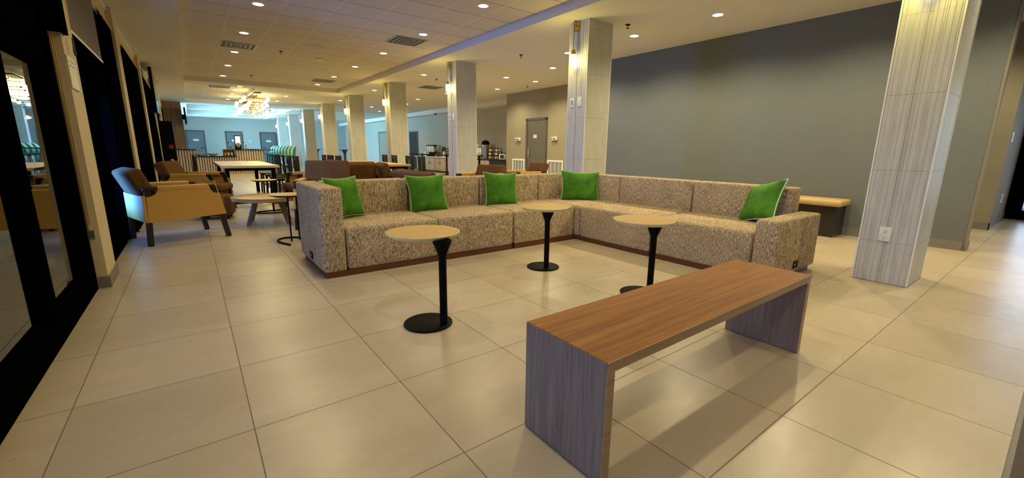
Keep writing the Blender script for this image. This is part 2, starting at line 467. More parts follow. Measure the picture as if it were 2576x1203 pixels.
# ---- window wall
PIERS = [-3.08, .69-3.77+3.77-.0, 4.46, 8.23, 12.0, 15.77, 19.54]
PIERS = [-3.08, 4.46, 8.2, 12.0, 15.77, 19.54, 23.3]
def window_wall():
    b = MB()
    b.box(XW-.16, XW, -4.2, 23.6, 2.60, 3.1)             # header
    o = struct(b.build('wall_left', M['cream']))
    b2 = MB().box(XW-.16, XW, 23.6, YF, 2.75, 3.1).box(XW-.16, XW, 23.6, YF, 0, .35).box(XW-.16, XW, 33.4, YF, .35, 2.75)
    struct(b2.build('wall_left_rear', M['pale_wall']))
    for i, y in enumerate(PIERS[:-1]):
        p = MB().box(XW-.2, -.625, y, y+.44, 0, 2.9).build('column', M['cream'])
        struct(p)
        MB().box(XW-.005, -.612, y-.014, y+.454, 0, .09).build('baseboard', M['baseboard'], p)
window_wall()
def glazed_bay(n, y0, y1, mull, bottom=.155, head=2.42):
    f = MB()
    f.box(XW-.085, XW, y0, y1, 0, bottom).box(XW-.085, XW, y0, y1, head, 2.62)
    for a, b in mull: f.box(XW-.085, XW, a, b, bottom, 2.42)
    o = struct(f.build('window_%d' % n, M['black_frame']))
    MB().box(XW-.05, XW-.043, y0+.01, y1-.01, bottom-.02, 2.44).build('pane', M['glass'], o)
    return o
glazed_bay(1, -2.64, 4.46, [(-2.64, -2.5), (-1.2, -1.09), (.2, .31), (1.7, 1.81), (3.2, 3.31), (4.22, 4.46)], .155, 1.61)
f_ = MB().box(XW-.17, XW, 4.9, 8.2, 0, .10).box(XW-.17, XW, 4.9, 8.2, 1.9, 2.62)
f_.box(XW-.1, XW, 4.90, 4.97, .1, 1.9).box(XW-.14, XW, 5.93, 6.0, .1, 1.9).box(XW-.10, XW, 7.06, 7.14, .1, 1.9).box(XW-.1, XW, 8.1, 8.2, .1, 1.9)
f_ = struct(f_.build('window_2', M['black_frame']))
MB().box(XW-.165, XW-.158, 4.9, 8.2, .08, 1.92).build('pane', M['glass'], f_)
struct(MB().box(XW-.02, -.600, 4.40, 4.56, 1.87, 2.62).box(XW-.02, -.662, 4.96, 6.84, 1.80, 2.0).build('trim_9', M['black_frame']))
o = thing('paper_notice', 'pale notice panel fixed on the first cream pier', 'notice', (-.622, 4.47, 1.5))
MB().box(-.001, .006, 0, .27, 0, .23, .002).build('sheet', M['paper'], o)
MB().box(.006, .008, .03, .24, .19, .195).box(.006, .008, .03, .2, .16, .165).build('print', M['louver'], o)
o = thing('shade_cord', 'thin cord with cleat running down the edge of the first cream pier', 'cord', (-.68, 4.452, 0))
MB().tube([(0, 0, .42), (0, 0, 1.85)], .0035, 6).tube([(.012, 0, .5), (.012, 0, 1.85)], .0025, 6).build('cord', M['brass'], o, True)
MB().box(-.012, .03, -.012, .006, .40, .46, .002).build('cleat', M['chrome'], o)
glazed_bay(3, 8.64, 12.0, [(8.64, 8.72), (10.2, 10.3), (11.9, 12.0)], .1)
glazed_bay(4, 12.44, 15.77, [(12.44, 12.52), (14.1, 14.2), (15.7, 15.77)], .1)
glazed_bay(5, 16.21, 19.54, [(16.21, 16.3), (17.8, 17.9), (19.45, 19.54)], .1)
glazed_bay(6, 19.98, 23.3, [(19.98, 20.06), (21.6, 21.7), (23.2, 23.3)], .1)
glazed_bay(7, 23.6, 33.4, [(23.6, 23.7), (26, 26.1), (28.5, 28.6), (31, 31.1), (33.3, 33.4)], .35)
# thin trim line at the top of the window wall
struct(MB().box(XW, XW+.02, 4.9, 15.7, 2.86, 2.905).build('trim_8', M['edge']))

# wood clad fin by the bar
o = MB().box(XW, -.06, 23.3, 23.6, 0, H1).build('column', M['wood_clad']); struct(o, 'wood-clad fin wall standing behind the slatted bar')

# ---- tiled columns
def ribs_face(y0, y1, x, z0, z1):
    """strip of irregular vertical ribs on the X = x face"""
    b = MB(); rnd = random.Random(3); y = y0+.012; prof = [(y0+.012, 0)]
    while y < y1-.02:
        w_ = rnd.choice([.006, .007, .009, .02, .028]); d = .0035
        prof += [(y+.001, -d), (y+w_, -d), (y+w_+.0012, 0), (y+w_+.0045, 0)]
        y += w_+.0055
    prof = [p for p in prof if p[0] < y1-.012] + [(y1-.012, 0)]
    A = [b.bm.verts.new((x+d, yy, z0)) for yy, d in prof]; B = [b.bm.verts.new((x+d, yy, z1)) for yy, d in prof]
    for i in range(len(A)-1): b.bm.faces.new((A[i], A[i+1], B[i+1], B[i]))
    return b
COLS = [.71+3.77*k for k in range(9)]; COLS[1] = 4.48
def tile_column(k, y):
    x0, x1, y1 = 4.69, 5.19, y+.375
    body = MB().box(x0, x1, y, y1, 0, H1+.01).build('column', M['slab']); struct(body, None)
    body['label'] = 'square tiled column'
    for nm, z0, z1 in ((0, .0, .36), (1, .36, .965), (2, .965, 1.57), (3, 1.57, 2.175), (4, 2.175, 2.78), (5, 2.78, H1)):
        ribs_face(y, y+.187, x0-.004, z0+.001, z1-.001).build('ribbed_tile', M['rib'], body)
        ribs_face(y+.188, y1, x0-.004, z0+.001, z1-.001).build('ribbed_tile', M['rib'], body)
    e = MB(); q = .012
    for ex, ey in ((x0-.008, y-.002), (x0-.008, y1-.01), (x1-.008, y-.003)):
        e.box(ex, ex+q, ey, ey+q, 0, H1)
    e.build('edge_strip', M['edge'], body)
    if k == 0: MB().box(x0-.01, x1+.003, y-.005, y1+.004, 0, .004).build('base_joint', M['baseboard'], body)
for k, y in enumerate(COLS): tile_column(k, y)

# ================================================================== LIGHT FITTINGS
NAMEPOS = []
SOFF = {(6.78, 7.54): ', left of the corner column', (7.72, 9.27): ', lower right of a pair by the column', (6.74, 9.27): ', upper of the trio above the grey door', (7.78, 11.16): ', closest above the grey door',
        (4.93, 10.29): ', left of the second sconce column', (4.97, 14.0): ', left of the third sconce column', (7.11, 13.13): ', by the second column vent', (4.98, 17.93): ', left of the fourth column', (7.5, 17.38): ', behind the third column',
        (6.81, 19.65): ', among the middle columns', (7.9, 21.66): ', lowest of the middle ones', (3.05, 17.8): ', right of the chandelier', (3.07, 19.9): ', just right of the chandelier globes', (7.1, 15.4): ', below the second column vent',
        (4.98, 24.5): ', by the fifth column', (7.2, 25.0): ', behind the fourth column', (6.9, 28.5): ', far behind the fourth column', (8.1, 31): ', farthest of all', (1.48, 15.95): ' on the beam before the chandelier'}
def downlights():
    pts = []
    for y in (1.52, 3.42, 5.32, 7.22, 9.12, 11.02, 12.9, 14.83): pts.append((1.0, y, H2, 1)); 
    for y in (-.38, 1.52, 3.42, 5.32, 7.22, 9.12, 11.02, 12.93, 14.82): pts.append((3.47, y, H2, 1))
    pts.append((1.0, -.38, H2, 1))
    for x, y in ((5.92, .4), (5.92, 1.85), (5.92, 3.30), (5.94, 4.68), (5.98, 6.23), (6.78, 7.54), (7.72, 9.27), (6.74, 9.27), (7.78, 11.16), (4.93, 10.29), (4.97, 14.0), (7.11, 13.13), (4.98, 17.93), (7.5, 17.38), (6.81, 19.65), (7.9, 21.66), (8.3, 1.3), (8.6, -.9), (5.9, -1.2),
                 (3.05, 17.8), (3.07, 19.9), (7.1, 15.4)): pts.append((x, y, H1, 1))
    for y in (17.0, 18.3, 19.5, 20.7, 21.9): pts.append((1.55, y, H2, 0))
    pts.append((1.48, 15.95, H1, 0))
    cnt = {}
    for y in (24.6, 26.4, 28.0, 30.0): pts.append((1.45, y, 3.35 if y != 24.6 else 3.35, 0))
    for x, y in ((4.98, 24.5), (7.2, 25.0), (6.9, 28.5), (8.1, 31)): pts.append((x, y, H1, 2))
    proto = None
    names = {}
    for i, (x, y, z, lit) in enumerate(pts):
        if proto is None:
            proto = thing('recessed_downlight', '', 'ceiling light', (x, y, z))
            MB().lathe([(.062, -.004), (.08, -.004), (.08, .002), (.062, .002), (.062, -.004)], 24, cap=False).build('trim_ring', M['white_plastic'], proto)
            MB().lathe([(0, -.0055), (.064, -.0055), (.064, .0), (0, .0)], 24).build('lens', M['downlight'], proto)
            o = proto
        else: o = dup(proto, (x, y, z))
        if y < 0 or (x < 2 and y < 6) or (x < 4 and y < 5 and z == H2) or x > 8: zone = 'lobby'
        if z == H2 and x < 1.3 and y < 16: lab, g = 'lit round downlight in the tiled tray ceiling row nearer the windows', 'downlights in the tray row by the windows'
        elif z == H2 and x > 3: lab, g = 'lit round downlight in the tiled tray ceiling row nearer the columns', 'downlights in the tray row by the columns'
        elif z == H2: lab, g = 'lit round downlight in the small tray ceiling beside the chandelier', 'downlights beside the chandelier'
        elif z > 3.2: lab, g = 'small lit downlight in the blue-lit tray at the far end', 'downlights in the far tray'
        elif y < 6.5: lab, g = 'lit round downlight in the smooth ceiling between columns and grey wall', 'downlights before the grey wall'
        else: lab, g = 'small lit downlight in smooth ceiling past the columns', 'downlights beyond the columns'
        vis = not (y < 5.2 if x > 3 else y < 7) if z == H2 and y < 16 else (y > 3.2 and x < 8.05)
        if vis:
            k = cnt.get(g, 0); cnt[g] = k+1
            lab = ('nearest', 'second nearest', 'third nearest', 'fourth nearest', 'fifth nearest', 'sixth nearest', 'seventh nearest', 'eighth nearest', 'ninth nearest', 'tenth nearest', 'eleventh nearest', 'twelfth nearest', 'thirteenth nearest', 'fourteenth nearest', 'fifteenth nearest', 'sixteenth nearest')[min(k, 15)] + ' ' + lab.replace('lit round ', 'lit ').replace('small lit ', 'lit ')
            if z == H1 and abs(x-5.94) > .1: lab = lab.replace(lab.split(' downlight')[0], 'lit') + SOFF.get((x, y), '')
        o['label'] = lab; o['group'] = g
        if lit:
            p = (26 if x < 4.5 else 54) if (lit == 1 and y < 16) else 34
            if y > 21: p = 25
            spot((x, y, z-.02), p)
downlights()

def sconce(y, first=[None]):
    if first[0] is None:
        o = thing('wall_sconce', '', 'wall lamp', (4.69, y, 0)); first[0] = o
        MB().box(-.03, -.008, -.03, .075, 2.775, 2.895, .003).build('back_plate', M['brass'], o)
        pts = [(-.03, .0, 2.84), (-.075, .0, 2.84)]
        MB().tube(pts, .005).build('arm', M['black'], o, True)
        g = [(-.06, .0, 2.84), (-.055, .0, 2.885)] + [(-.075+.02*math.cos(a), 0, 2.885+.017*math.sin(a)) for a in [R(20*k) for k in range(0, 10)]] + [(-.096, 0, 2.86), (-.095, 0, 2.51)]
        MB().tube(g, .004, 8).build('cord', M['black'], o, True)
        MB().lathe([(0, 2.515), (.03, 2.512), (.03, 2.498), (.026, 2.496), (.033, 2.47), (.036, 2.45), (.0, 2.448)], 20, T(-.095)).build('socket_cap', M['brass'], o, True)
        prof = [(0, 2.285)]+[(.042*math.sin(R(a)), 2.325-.042*math.cos(R(a))) for a in range(15, 91, 15)]+[(.042, 2.42), (.038, 2.446), (.0, 2.45)]
        MB().lathe(prof, 20, T(-.095)).build('glass_globe', M['sconce_glass'], o, True)
    else: o = dup(first[0], (4.69, y, 0))
    return o
sl = ['nearest column, above the wall outlet', 'brass sconce with lit glass pendant on the column at the sofa corner, tallest in view', 'brass sconce with lit glass pendant on the second column behind the sofa',
      'brass sconce with lit glass pendant on the third column behind the sofa', 'brass sconce with lit glass pendant on the fourth column behind the sofa', 'brass sconce with lit pendant on the column just right of the green stools',
      'small lit sconce on the column behind the green bar stools, seventh of the row', 'small lit sconce on the last but one column of the row', 'small lit sconce on the last column before the far wall']
sl[0] = 'sconce above the frame on the nearest ribbed column with the power outlet'
for k, y in enumerate(COLS):
    o = sconce(y+.2); o['label'] = sl[k]; o['group'] = 'pendant sconces on the columns'
    l = bpy.data.lights.new('sconce_lamp', 'POINT'); l.energy = 3.4; l.color = (1, .83, .12); l.shadow_soft_size = .04
    lo = bpy.data.objects.new('sconce_lamp', l); COL.objects.link(lo); lo.location = (4.69-.095-.06, y+.2-.0, 2.36)

# chandelier
def chandelier():
    o = thing('chandelier', 'brass chandelier of stacked rods with lit white globes over the bar area', 'chandelier', (0, 0, 0))
    MB().box(2.0, 2.2, 17.2, 21.6, H1-.03, H1, .004).build('canopy', M['black'], o)
    st = MB()
    for k in range(8):
        y = 17.5+k*.58
        for dx in (-.02, .04): st.tube([(2.1+dx, y, H1-.03), (2.1+dx, y, 2.36)], .006, 6)
    st.build('stem', M['brass'], o, True)
    n = 0
    for k in range(6):
        y = 17.5+k*.82
        for (xa, xb, z) in ((1.74, 2.44, 2.74), (1.92, 2.36, 2.60), (1.84, 2.40, 2.52), (1.72, 2.50, 2.36)):
            sh = .05*math.sin(k*1.7+z*9)
            rod = MB().tube([(xa+sh+.05, y, z), (xb+sh-.05, y, z)], .008, 8)
            rod.lathe([(.022, -.03), (.022, .03)], 12, T(xa+sh+.075, y, z) @ RY(R(90))).lathe([(.022, -.03), (.022, .03)], 12, T(xb+sh-.075, y, z) @ RY(R(90)))
            rod.build('rod', M['brass'], o, True)
            for xx in (xa+sh, xb+sh):
                b = MB(); bmesh.ops.create_icosphere(b.bm, subdivisions=2, radius=.062, matrix=T(xx, y, z))
                b.build('globe', M['globe'], o, True)
    for y in (18.2, 20.6):
        l = bpy.data.lights.new('chandelier_lamp', 'POINT'); l.energy = 26; l.color = (1, .78, .24); l.shadow_soft_size = .3
        lo = bpy.data.objects.new('chandelier_lamp', l); COL.objects.link(lo); lo.location = (2.1, y, 2.62)
chandelier()

# ceiling vents
def vent(x0, y0, label, z=H2, s=.605, first={}):
    k = (s,)
    if k not in first:
        o = thing('ceiling_vent', label, 'air vent', (x0, y0, z)); first[k] = o
        f = MB()
        f.box(0, s, 0, .03, -.008, 0).box(0, s, s-.03, s, -.008, 0).box(0, .03, .03, s-.03, -.008, 0).box(s-.03, s, .03, s-.03, -.008, 0)
        f.build('frame', M['louver'], o)
        for i in range(1, 4):
            a = .03+i*.075; L = MB()
            for (xa, ya, xb, yb) in ((a, a, s-a, a), (a, s-a, s-a, s-a), (a, a, a, s-a), (s-a, a, s-a, s-a)):
                L.bar((xa, ya, -.006), (xb, yb, -.006), .022, .006)
            L.build('louver_ring', M['louver'], o)
        MB().box(.03, s-.03, .03, s-.03, -.002, -.0005).build('backing', M['ink'], o)
    else: o = dup(first[k], (x0, y0, z), None, label)
    o['label'] = label; return o
vent(.703, 9.98, 'square louvred air vent in tray ceiling between two downlights near the windows')
vent(3.123, 7.54, 'square louvred air vent in tray ceiling nearest the columns edge')
vent(3.123, 13.6, 'square louvred air vent at the far right corner of the tiled tray ceiling')
vent(5.75, 11.9, 'louvred air vent in smooth ceiling left of the second column behind sofa', H1-.001)
vent(.75, 17.3, 'louvred air vent in the tray ceiling left of the chandelier')
o = thing('ceiling_speaker', 'round white flush speaker grille in the tiled tray ceiling', 'speaker', (2.23, 9.4, H2))
MB().lathe([(.12, -.006), (.15, -.006), (.155, 0), (.12, 0)], 32, cap=False).build('rim', M['louver'], o, True)
MB().lathe([(0, -.004), (.12, -.004), (.12, -.001), (0, -.001)], 32).build('grille', M['ceil_tile'], o)
o = thing('smoke_detector', 'small domed smoke detector on the tiled tray ceiling', 'smoke detector', (2.55, 10.6, H2))
MB().lathe([(.075, 0), (.075, -.015), (.06, -.03), (.03, -.045), (0, -.048)], 24, cap=False).build('housing', M['chrome'], o, True)
def sprinkler(x, y, z, label, first=[None]):
    if first[0] is None:
        o = thing('fire_sprinkler', label, 'sprinkler', (x, y, z)); first[0] = o
        MB().lathe([(.04, 0), (.04, -.004), (.012, -.006), (.012, -.02), (0, -.02)], 16, cap=False).build('escutcheon', M['black'], o, True)
        MB().tube([(.012, 0, -.018), (.016, 0, -.035), (0, 0, -.05), (-.016, 0, -.035), (-.012, 0, -.018)], .003, 6).build('yoke', M['black'], o, True)
        MB().lathe([(0, -.05), (.022, -.05), (.022, -.053), (0, -.053)], 12).build('deflector', M['black'], o)
    else: o = dup(first[0], (x, y, z), None, label)
    o['group'] = 'fire sprinklers on the ceilings'
sprinkler(5.36, 4.35, H1, 'dark fire sprinkler right of the column at the sofa corner')
sprinkler(5.40, 6.94, H1, 'dark fire sprinkler in ceiling between the two nearest sconce columns behind sofa')
sprinkler(5.48, 10.69, H1, 'fire sprinkler just left of the second column behind sofa')
sprinkler(8.1, 10.1, H1, 'fire sprinkler near ceiling edge above the grey door')
sprinkler(1.75, 10.3, H2, 'fire sprinkler in tray ceiling right of the air vent')
sprinkler(1.62, 14.2, H2, 'fire sprinkler near the far end of the tiled tray ceiling')
# pale light panel along the right soffit
for y in (12.6, 19.0, 27.0):
    pass

# ================================================================== SOFA
def rounded_block(x0, x1, y0, y1, z0, z1, r=.03, seg=3): return MB().box(x0, x1, y0, y1, z0, z1, r, seg)
def sofa():
    o = thing('sectional_sofa', 'long L-shaped sectional sofa in brown tweed with green pillows on it', 'sofa', (0, 0, 0))
    W = M['tweed']
    F0, F1 = 3.69, 4.62     # row: front, back
    g = .0065
    MB().box(.80, .99, F0, F1, .05, .772, .022, 3).build('armrest', W, o, True)
    xs = [.99, 1.89, 2.81]
    for a, b in ((.99, 1.885), (1.885, 2.81), (2.81, 3.76)):
        MB().box(a+g, b-g, F0, 4.46, .05, .432, .035, 4).build('seat', W, o, True)
    for a, b in ((.99, 1.885), (1.885, 2.81), (2.81, 3.76)):
        MB().box(a+g, b-g, 4.40, F1, .4, .775, .025, 3).build('backrest', W, o, True)
    # corner
    MB().box(3.76+g, 4.56, 3.62+g, 4.46, .05, .43, .03, 4).build('seat', W, o, True)
    MB().box(3.76+g, 4.50, 4.40, F1, .4, .775, .025, 3).build('backrest', W, o, True)
    MB().box(4.50, 4.70, 3.62, F1, .05, .775, .025, 3).build('backrest', W, o, True)
    # wing
    for a, b in ((2.59, 3.62), (1.58, 2.59)):
        MB().box(3.76, 4.54, a+g, b-g, .05, .432, .035, 4).build('seat', W, o, True)
        MB().box(4.49, 4.70, a+g, b-g, .4, .775, .025, 3).build('backrest', W, o, True)
    MB().box(4.55, 4.70, 1.60, 3.62, .05, .42, .01).build('back_panel', W, o)
    MB().box(.99, 4.6, 4.5, F1, .05, .42, .01).build('back_panel', W, o)
    MB().box(3.76, 4.69, 1.39, 1.575, .05, .548, .025, 3).build('armrest', W, o, True)
    # plinths
    P = MB().box(.82, 1.87, F0+.012, 4.56, 0, .052); P.build('plinth', M['plinth'], o)
    MB().box(1.90, 2.795, F0+.012, 4.56, 0, .052).build('plinth', M['plinth'], o)
    MB().box(2.825, 3.79, F0+.012, 4.56, 0, .052).build('plinth', M['plinth'], o)
    MB().box(3.79, 4.62, 2.61, 4.56, 0, .052).build('plinth', M['plinth'], o)
    MB().box(3.79, 4.62, 1.415, 2.58, 0, .052).build('plinth', M['plinth'], o)
    # power sockets
    def sock(x, y, ax):
        if ax == 'x': p = MB().box(x-.006, x+.002, y-.05, y+.05, .09, .155, .002).build('power_socket', M['black'], o); MB().box(x-.008, x-.005, y-.008, y+.008, .115, .13).build('socket_pin', M['white_plastic'], p)
        else: p = MB().box(x-.05, x+.05, y-.006, y+.002, .09, .155, .002).build('power_socket', M['black'], o); MB().box(x-.028, x-.016, y-.008, y-.005, .118, .13).build('socket_pin', M['white_plastic'], p)
    sock(.80, 4.14, 'x'); sock(4.22, 1.39, 'y')
sofa()

# ---- pillows
def pillow(loc, normal_yaw, tilt, spin, size, label, pipe='piping', sx=1.0):
    """face normal points along normal_yaw then tilts up by tilt; spin in-plane"""
    N = 26; b = MB(); S = size/2; rnd = random.Random(int(loc[0]*100))
    def surf(u, v, sg):
        # pinched corners: edges bow inward
        bow = 1-.11*(1-v*v); bow2 = 1-.11*(1-u*u)
        x = u*S*sx*bow; y = v*S*bow2
        e = max(0, (1-u**4))*max(0, (1-v**4))
        th = .068*(e**.55)
        wr = .0035*math.sin(14*u+3*math.sin(5*v))*(1-e)*(.3 if e > .9 else 1) + .003*math.sin(9*v*u*3+u*5)*(1-e**2)
        return Vector((x, y, sg*(th+wr*(e > .02))))
    for sg in (1, -1):
        V = [[b.bm.verts.new(surf(-1+2*i/N, -1+2*j/N, sg)) for j in range(N+1)] for i in range(N+1)]
        for i in range(N):
            for j in range(N): b.bm.faces.new((V[i][j], V[i+1][j], V[i+1][j+1], V[i][j+1]))
    bmesh.ops.remove_doubles(b.bm, verts=b.bm.verts, dist=.0008)
    root = thing('throw_pillow', label, 'pillow', loc, 0, 'green velvet pillows on the sofa')
    # local z = normal, local y = up
    n = Vector((math.cos(normal_yaw)*math.cos(tilt), math.sin(normal_yaw)*math.cos(tilt), math.sin(tilt)))
    side = Vector((-math.sin(normal_yaw), math.cos(normal_yaw), 0)); u = n.cross(side)
    m = Matrix((side, u, n)).transposed().to_4x4() @ RZ(spin)
    root.rotation_euler = m.to_euler()
    b.build('cover', M['green'], root, True)
    pts = []
    for t_ in range(80):
        a = t_/80*4
        if a < 1: u_, v_ = -1+2*a, -1
        elif a < 2: u_, v_ = 1, -1+2*(a-1)
        elif a < 3: u_, v_ = 1-2*(a-2), 1
        else: u_, v_ = -1, 1-2*(a-3)
        p = surf(u_, v_, 1); p.z = 0; pts.append(p*1.004)
    pts.append(pts[0])
    MB().tube(pts, .0045, 6).build('piping', M[pipe], root, True)
    return root
pillow((1.15, 4.23, .63), R(-63), R(15), R(0), .40, 'dark green velvet pillow tucked in the corner by the tall armrest')
pillow((2.06, 4.30, .612), R(-90), R(16), R(1), .42, 'green velvet pillow with creased left edge, right of the corner one', 'piping', 1.1)
pillow((3.06, 4.30, .615), R(-95), R(14), R(-3), .42, 'plain green velvet pillow on the middle of the long sofa run', 'piping', 1.12)
pillow((4.27, 4.12, .612), R(-124), R(14), R(-2), .42, 'green velvet pillow in the inner corner of the sofa', 'piping', 1.28)
pillow((4.42, 1.82, .63), R(150), R(26), R(14), .42, 'green velvet pillow with white piping leaning at the low armrest end', 'white_piping', 1.05)

# ================================================================== PEDESTAL TABLES
def pedestal(cx, cy, px, py, bx, by, label, R_=.235, zt=.58):
    o = thing('side_table', label, 'side table', (cx, cy, 0), 0, 'round pedestal tables before the sofa')
    x, y = px-cx, py-cy
    MB().lathe([(0, .0), (.15, .0), (.153, .004), (.153, .010), (.149, .013), (0, .014)], 48, T(bx-cx, by-cy)).build('base_plate', M['black'], o, True)
    MB().lathe([(0, .013), (.024, .013), (.024, .458), (.058, .545), (.058, .555), (0, .555)], 32, T(x, y)).build('pedestal', M['black'], o, True)
    MB().lathe([(0, zt-.026), (R_-.03, zt-.026), (R_-.004, zt-.008), (R_, zt-.003), (R_-.002, zt), (0, zt)], 72).build('tabletop', M['maple'], o, True)
    MB().lathe([(R_-.028, zt-.0265), (R_-.003, zt-.0085), (R_+.0006, zt-.003), (R_-.001, zt-.0005), (R_-.006, zt-.004), (R_-.028, zt-.024), (R_-.028, zt-.0265)], 72, cap=False).build('edge_band', M['maple_edge'], o, True)
pedestal(1.145, 2.47, 1.17, 2.262, 1.103, 2.348, 'round pale-topped pedestal table nearest the windows, largest of three')
pedestal(2.62, 2.97, 2.565, 2.865, 2.590, 2.938, 'round pale-topped pedestal table deepest in the sofa corner')
pedestal(2.775, 1.975, 2.765, 1.87, 2.72, 1.925, 'round pale-topped pedestal table right behind the wooden bench')

# ================================================================== BENCH
def bench():
    o = thing('wooden_bench', 'long waterfall wooden bench with slab legs in the foreground', 'bench', (0, 0, 0))
    pts_n = Vector((.975, .78)); pts_f = Vector((.96, 1.185))
    x0, x1, y0, y1 = .965, 2.625, .778, 1.182; z = .452; t = .038
    MB().box(x0+.002, x1-.002, y0+.003, y1, z-t, z, .0015, 1).build('seat', M['bench_x'], o)
    for a, b in ((x0, x0+t), (x1-t, x1)):
        MB().box(a, b, y0+.003, y1, 0.004, z-.003, .001, 1).build('leg', M['bench_z'], o)
    MB().box(x0+.002, x1-.002, y0, y0+.003, z-t, z-.0005).build('edge_band', M['edge_wood'], o)
    MB().box(x0+.0005, x0+t-.0005, y0, y0+.003, .004, z-t).build('edge_band', M['edge_wood'], o)
    MB().box(x1-t+.0005, x1-.0005, y0, y0+.003, .004, z-t).build('edge_band', M['edge_wood'], o)
    MB().box(x0+.25, x1-.08, y0+.14, y0+.18, z-t-.03, z-t).build('stretcher', M['bench_x'], o)
bench()

# wall bench by the grey wall
o = thing('banquette_bench', 'black box bench with tan cushion against the grey wall', 'bench', (0, 0, 0))
MB().box(6.70, 7.06, 1.83, 3.45, 0, .41, .004).build('base', M['counter_black'], o)
c = MB().box(6.66, 7.065, 1.78, 3.47, .41, .495, .03, 3); c.build('cushion', M['tan_cushion'], o, True)

# ================================================================== ARMCHAIRS
def armchair(label, loc, rotz, w_=.66, back=.87, name='armchair', group='mustard and brown armchairs', cat='armchair'):
    o = thing(name, label, cat, loc, rotz, group)
    h = w_/2
    # side upholstery panels with scooped corners
    def arc(cx, cz, r, a0, a1, n=8): return [(cx+r*math.cos(R(a0+(a1-a0)*k/n)), cz+r*math.sin(R(a0+(a1-a0)*k/n))) for k in range(n+1)]
    poly = [(-.36, .265), (.40, .285), (.355, .545)] + [(.325, .545), (.285, .56), (.262, .60), (.255, .635)] + [(-.235, .645)] + [(-.24, .61), (-.262, .575), (-.30, .55), (-.35, .545)]
    for sg in (-1, 1):
        MB().prism(poly, sg*(h+.0), sg*(h+.035), 'XZ').build('side_panel', M['mustard'], o)
        arm = MB().box(-.37, .315, sg*(h-.05), sg*(h+.032), .612, .655, .008)
        arm.build('armrest', M['black_wood'], o, True)
        MB().box(-.24, .25, sg*(h-.055), sg*(h+.038), .60, .66, .012, 3).build('arm_pad', M['mustard'], o, True)
        MB().bar((.30, sg*(h), .63), (.40, sg*(h+.02), 0), .045, .05).build('leg', M['black_wood'], o)
        MB().bar((-.33, sg*(h), .63), (-.37, sg*(h+.01), 0), .045, .05).build('leg', M['black_wood'], o)
    MB().box(-.385, -.355, -h-.03, h+.03, .265, .56, .004).build('back_panel', M['mustard'], o)
    MB().box(-.33, .34, -h, h, .27, .36, .01).build('seat_frame', M['brown_fabric'], o)
    MB().box(-.28, .43, -h+.015, h-.015, .36, .475, .045, 4).build('seat_cushion', M['brown_fabric'], o, True)
    bc = MB().box(-.075, .075, -h+.02, h-.02, 0, back-.40, .04, 4, mat=T(-.245, 0, .40) @ RY(R(-21)))
    bc.build('back_cushion', M['brown_fabric'], o, True)
    return o
G_ = 'mustard and brown armchairs'
armchair('mustard armchair with blue-lit back beside the window frames', (-.205, 6.50, 0), R(17))
armchair('mustard and brown armchair behind the one at the windows, facing the coffee table', (.06, 8.94, 0), R(-20))
armchair('armchair with its purple-lit back cushion just behind the tall sofa armrest', (1.52, 6.50, 0), R(250), .66, .93)
armchair('armchair facing the round coffee table, half hidden by the purple-lit back', (1.72, 8.30, 0), R(185), .66, .9)
armchair('brown-backed armchair directly behind the left end of the sofa', (2.12, 7.42, 0), R(93), .66, .9)
armchair('armchair with slanting side cushion right of the brown-backed one', (2.98, 7.12, 0), R(-8), .66, .88)
armchair('wide low loveseat whose dark back rises behind the second green pillow', (2.72, 5.32, 0), R(0), 1.2, .83, 'loveseat', None, 'loveseat')
armchair('brown armchair in front of the left wall grille beyond the sofa', (4.35, 6.75, 0), R(205), .66, .82)
armchair('brown armchair in front of the grey door beyond the sofa', (5.62, 7.1, 0), R(170), .66, .86)

# ottoman by the first armchair
o = thing('ottoman', 'small brown fabric ottoman in front of the nearest armchair', 'ottoman', (.25, 7.98, 0), R(-10))
MB().box(-.22, .22, -.2, .2, .05, .36, .04, 4).build('cushion', M['brown_fabric'], o, True)
for sx in (-1, 1):
    for sy in (-1, 1): MB().box(sx*.15-.02, sx*.15+.02, sy*.13-.02, sy*.13+.02, 0, .06).build('foot', M['black_wood'], o)

# coffee table
def coffee():
    o = thing('coffee_table', 'large round oak coffee table with raised rim and splayed legs', 'coffee table', (.845, 7.10, 0))
    rr, z = .455, .39
    MB().lathe([(0, z-.055), (rr-.05, z-.055), (rr-.012, z-.045), (rr, z), (rr-.012, z+.003), (rr-.022, z-.018), (0, z-.02)], 72).build('tabletop', M['maple'], o, True)
    MB().lathe([(rr+.001, z-.004), (rr+.002, z+.005), (rr-.013, z+.006), (rr-.014, z)], 72, cap=False).build('rim', M['edge_wood'], o, True)
    for k in range(4):
        a = R(35+90*k); c_, s_ = math.cos(a), math.sin(a)
        MB().bar((.22*c_, .22*s_, z-.055), (.36*c_, .36*s_, 0), .05, .035).build('leg', M['bench_z'], o)
coffee()

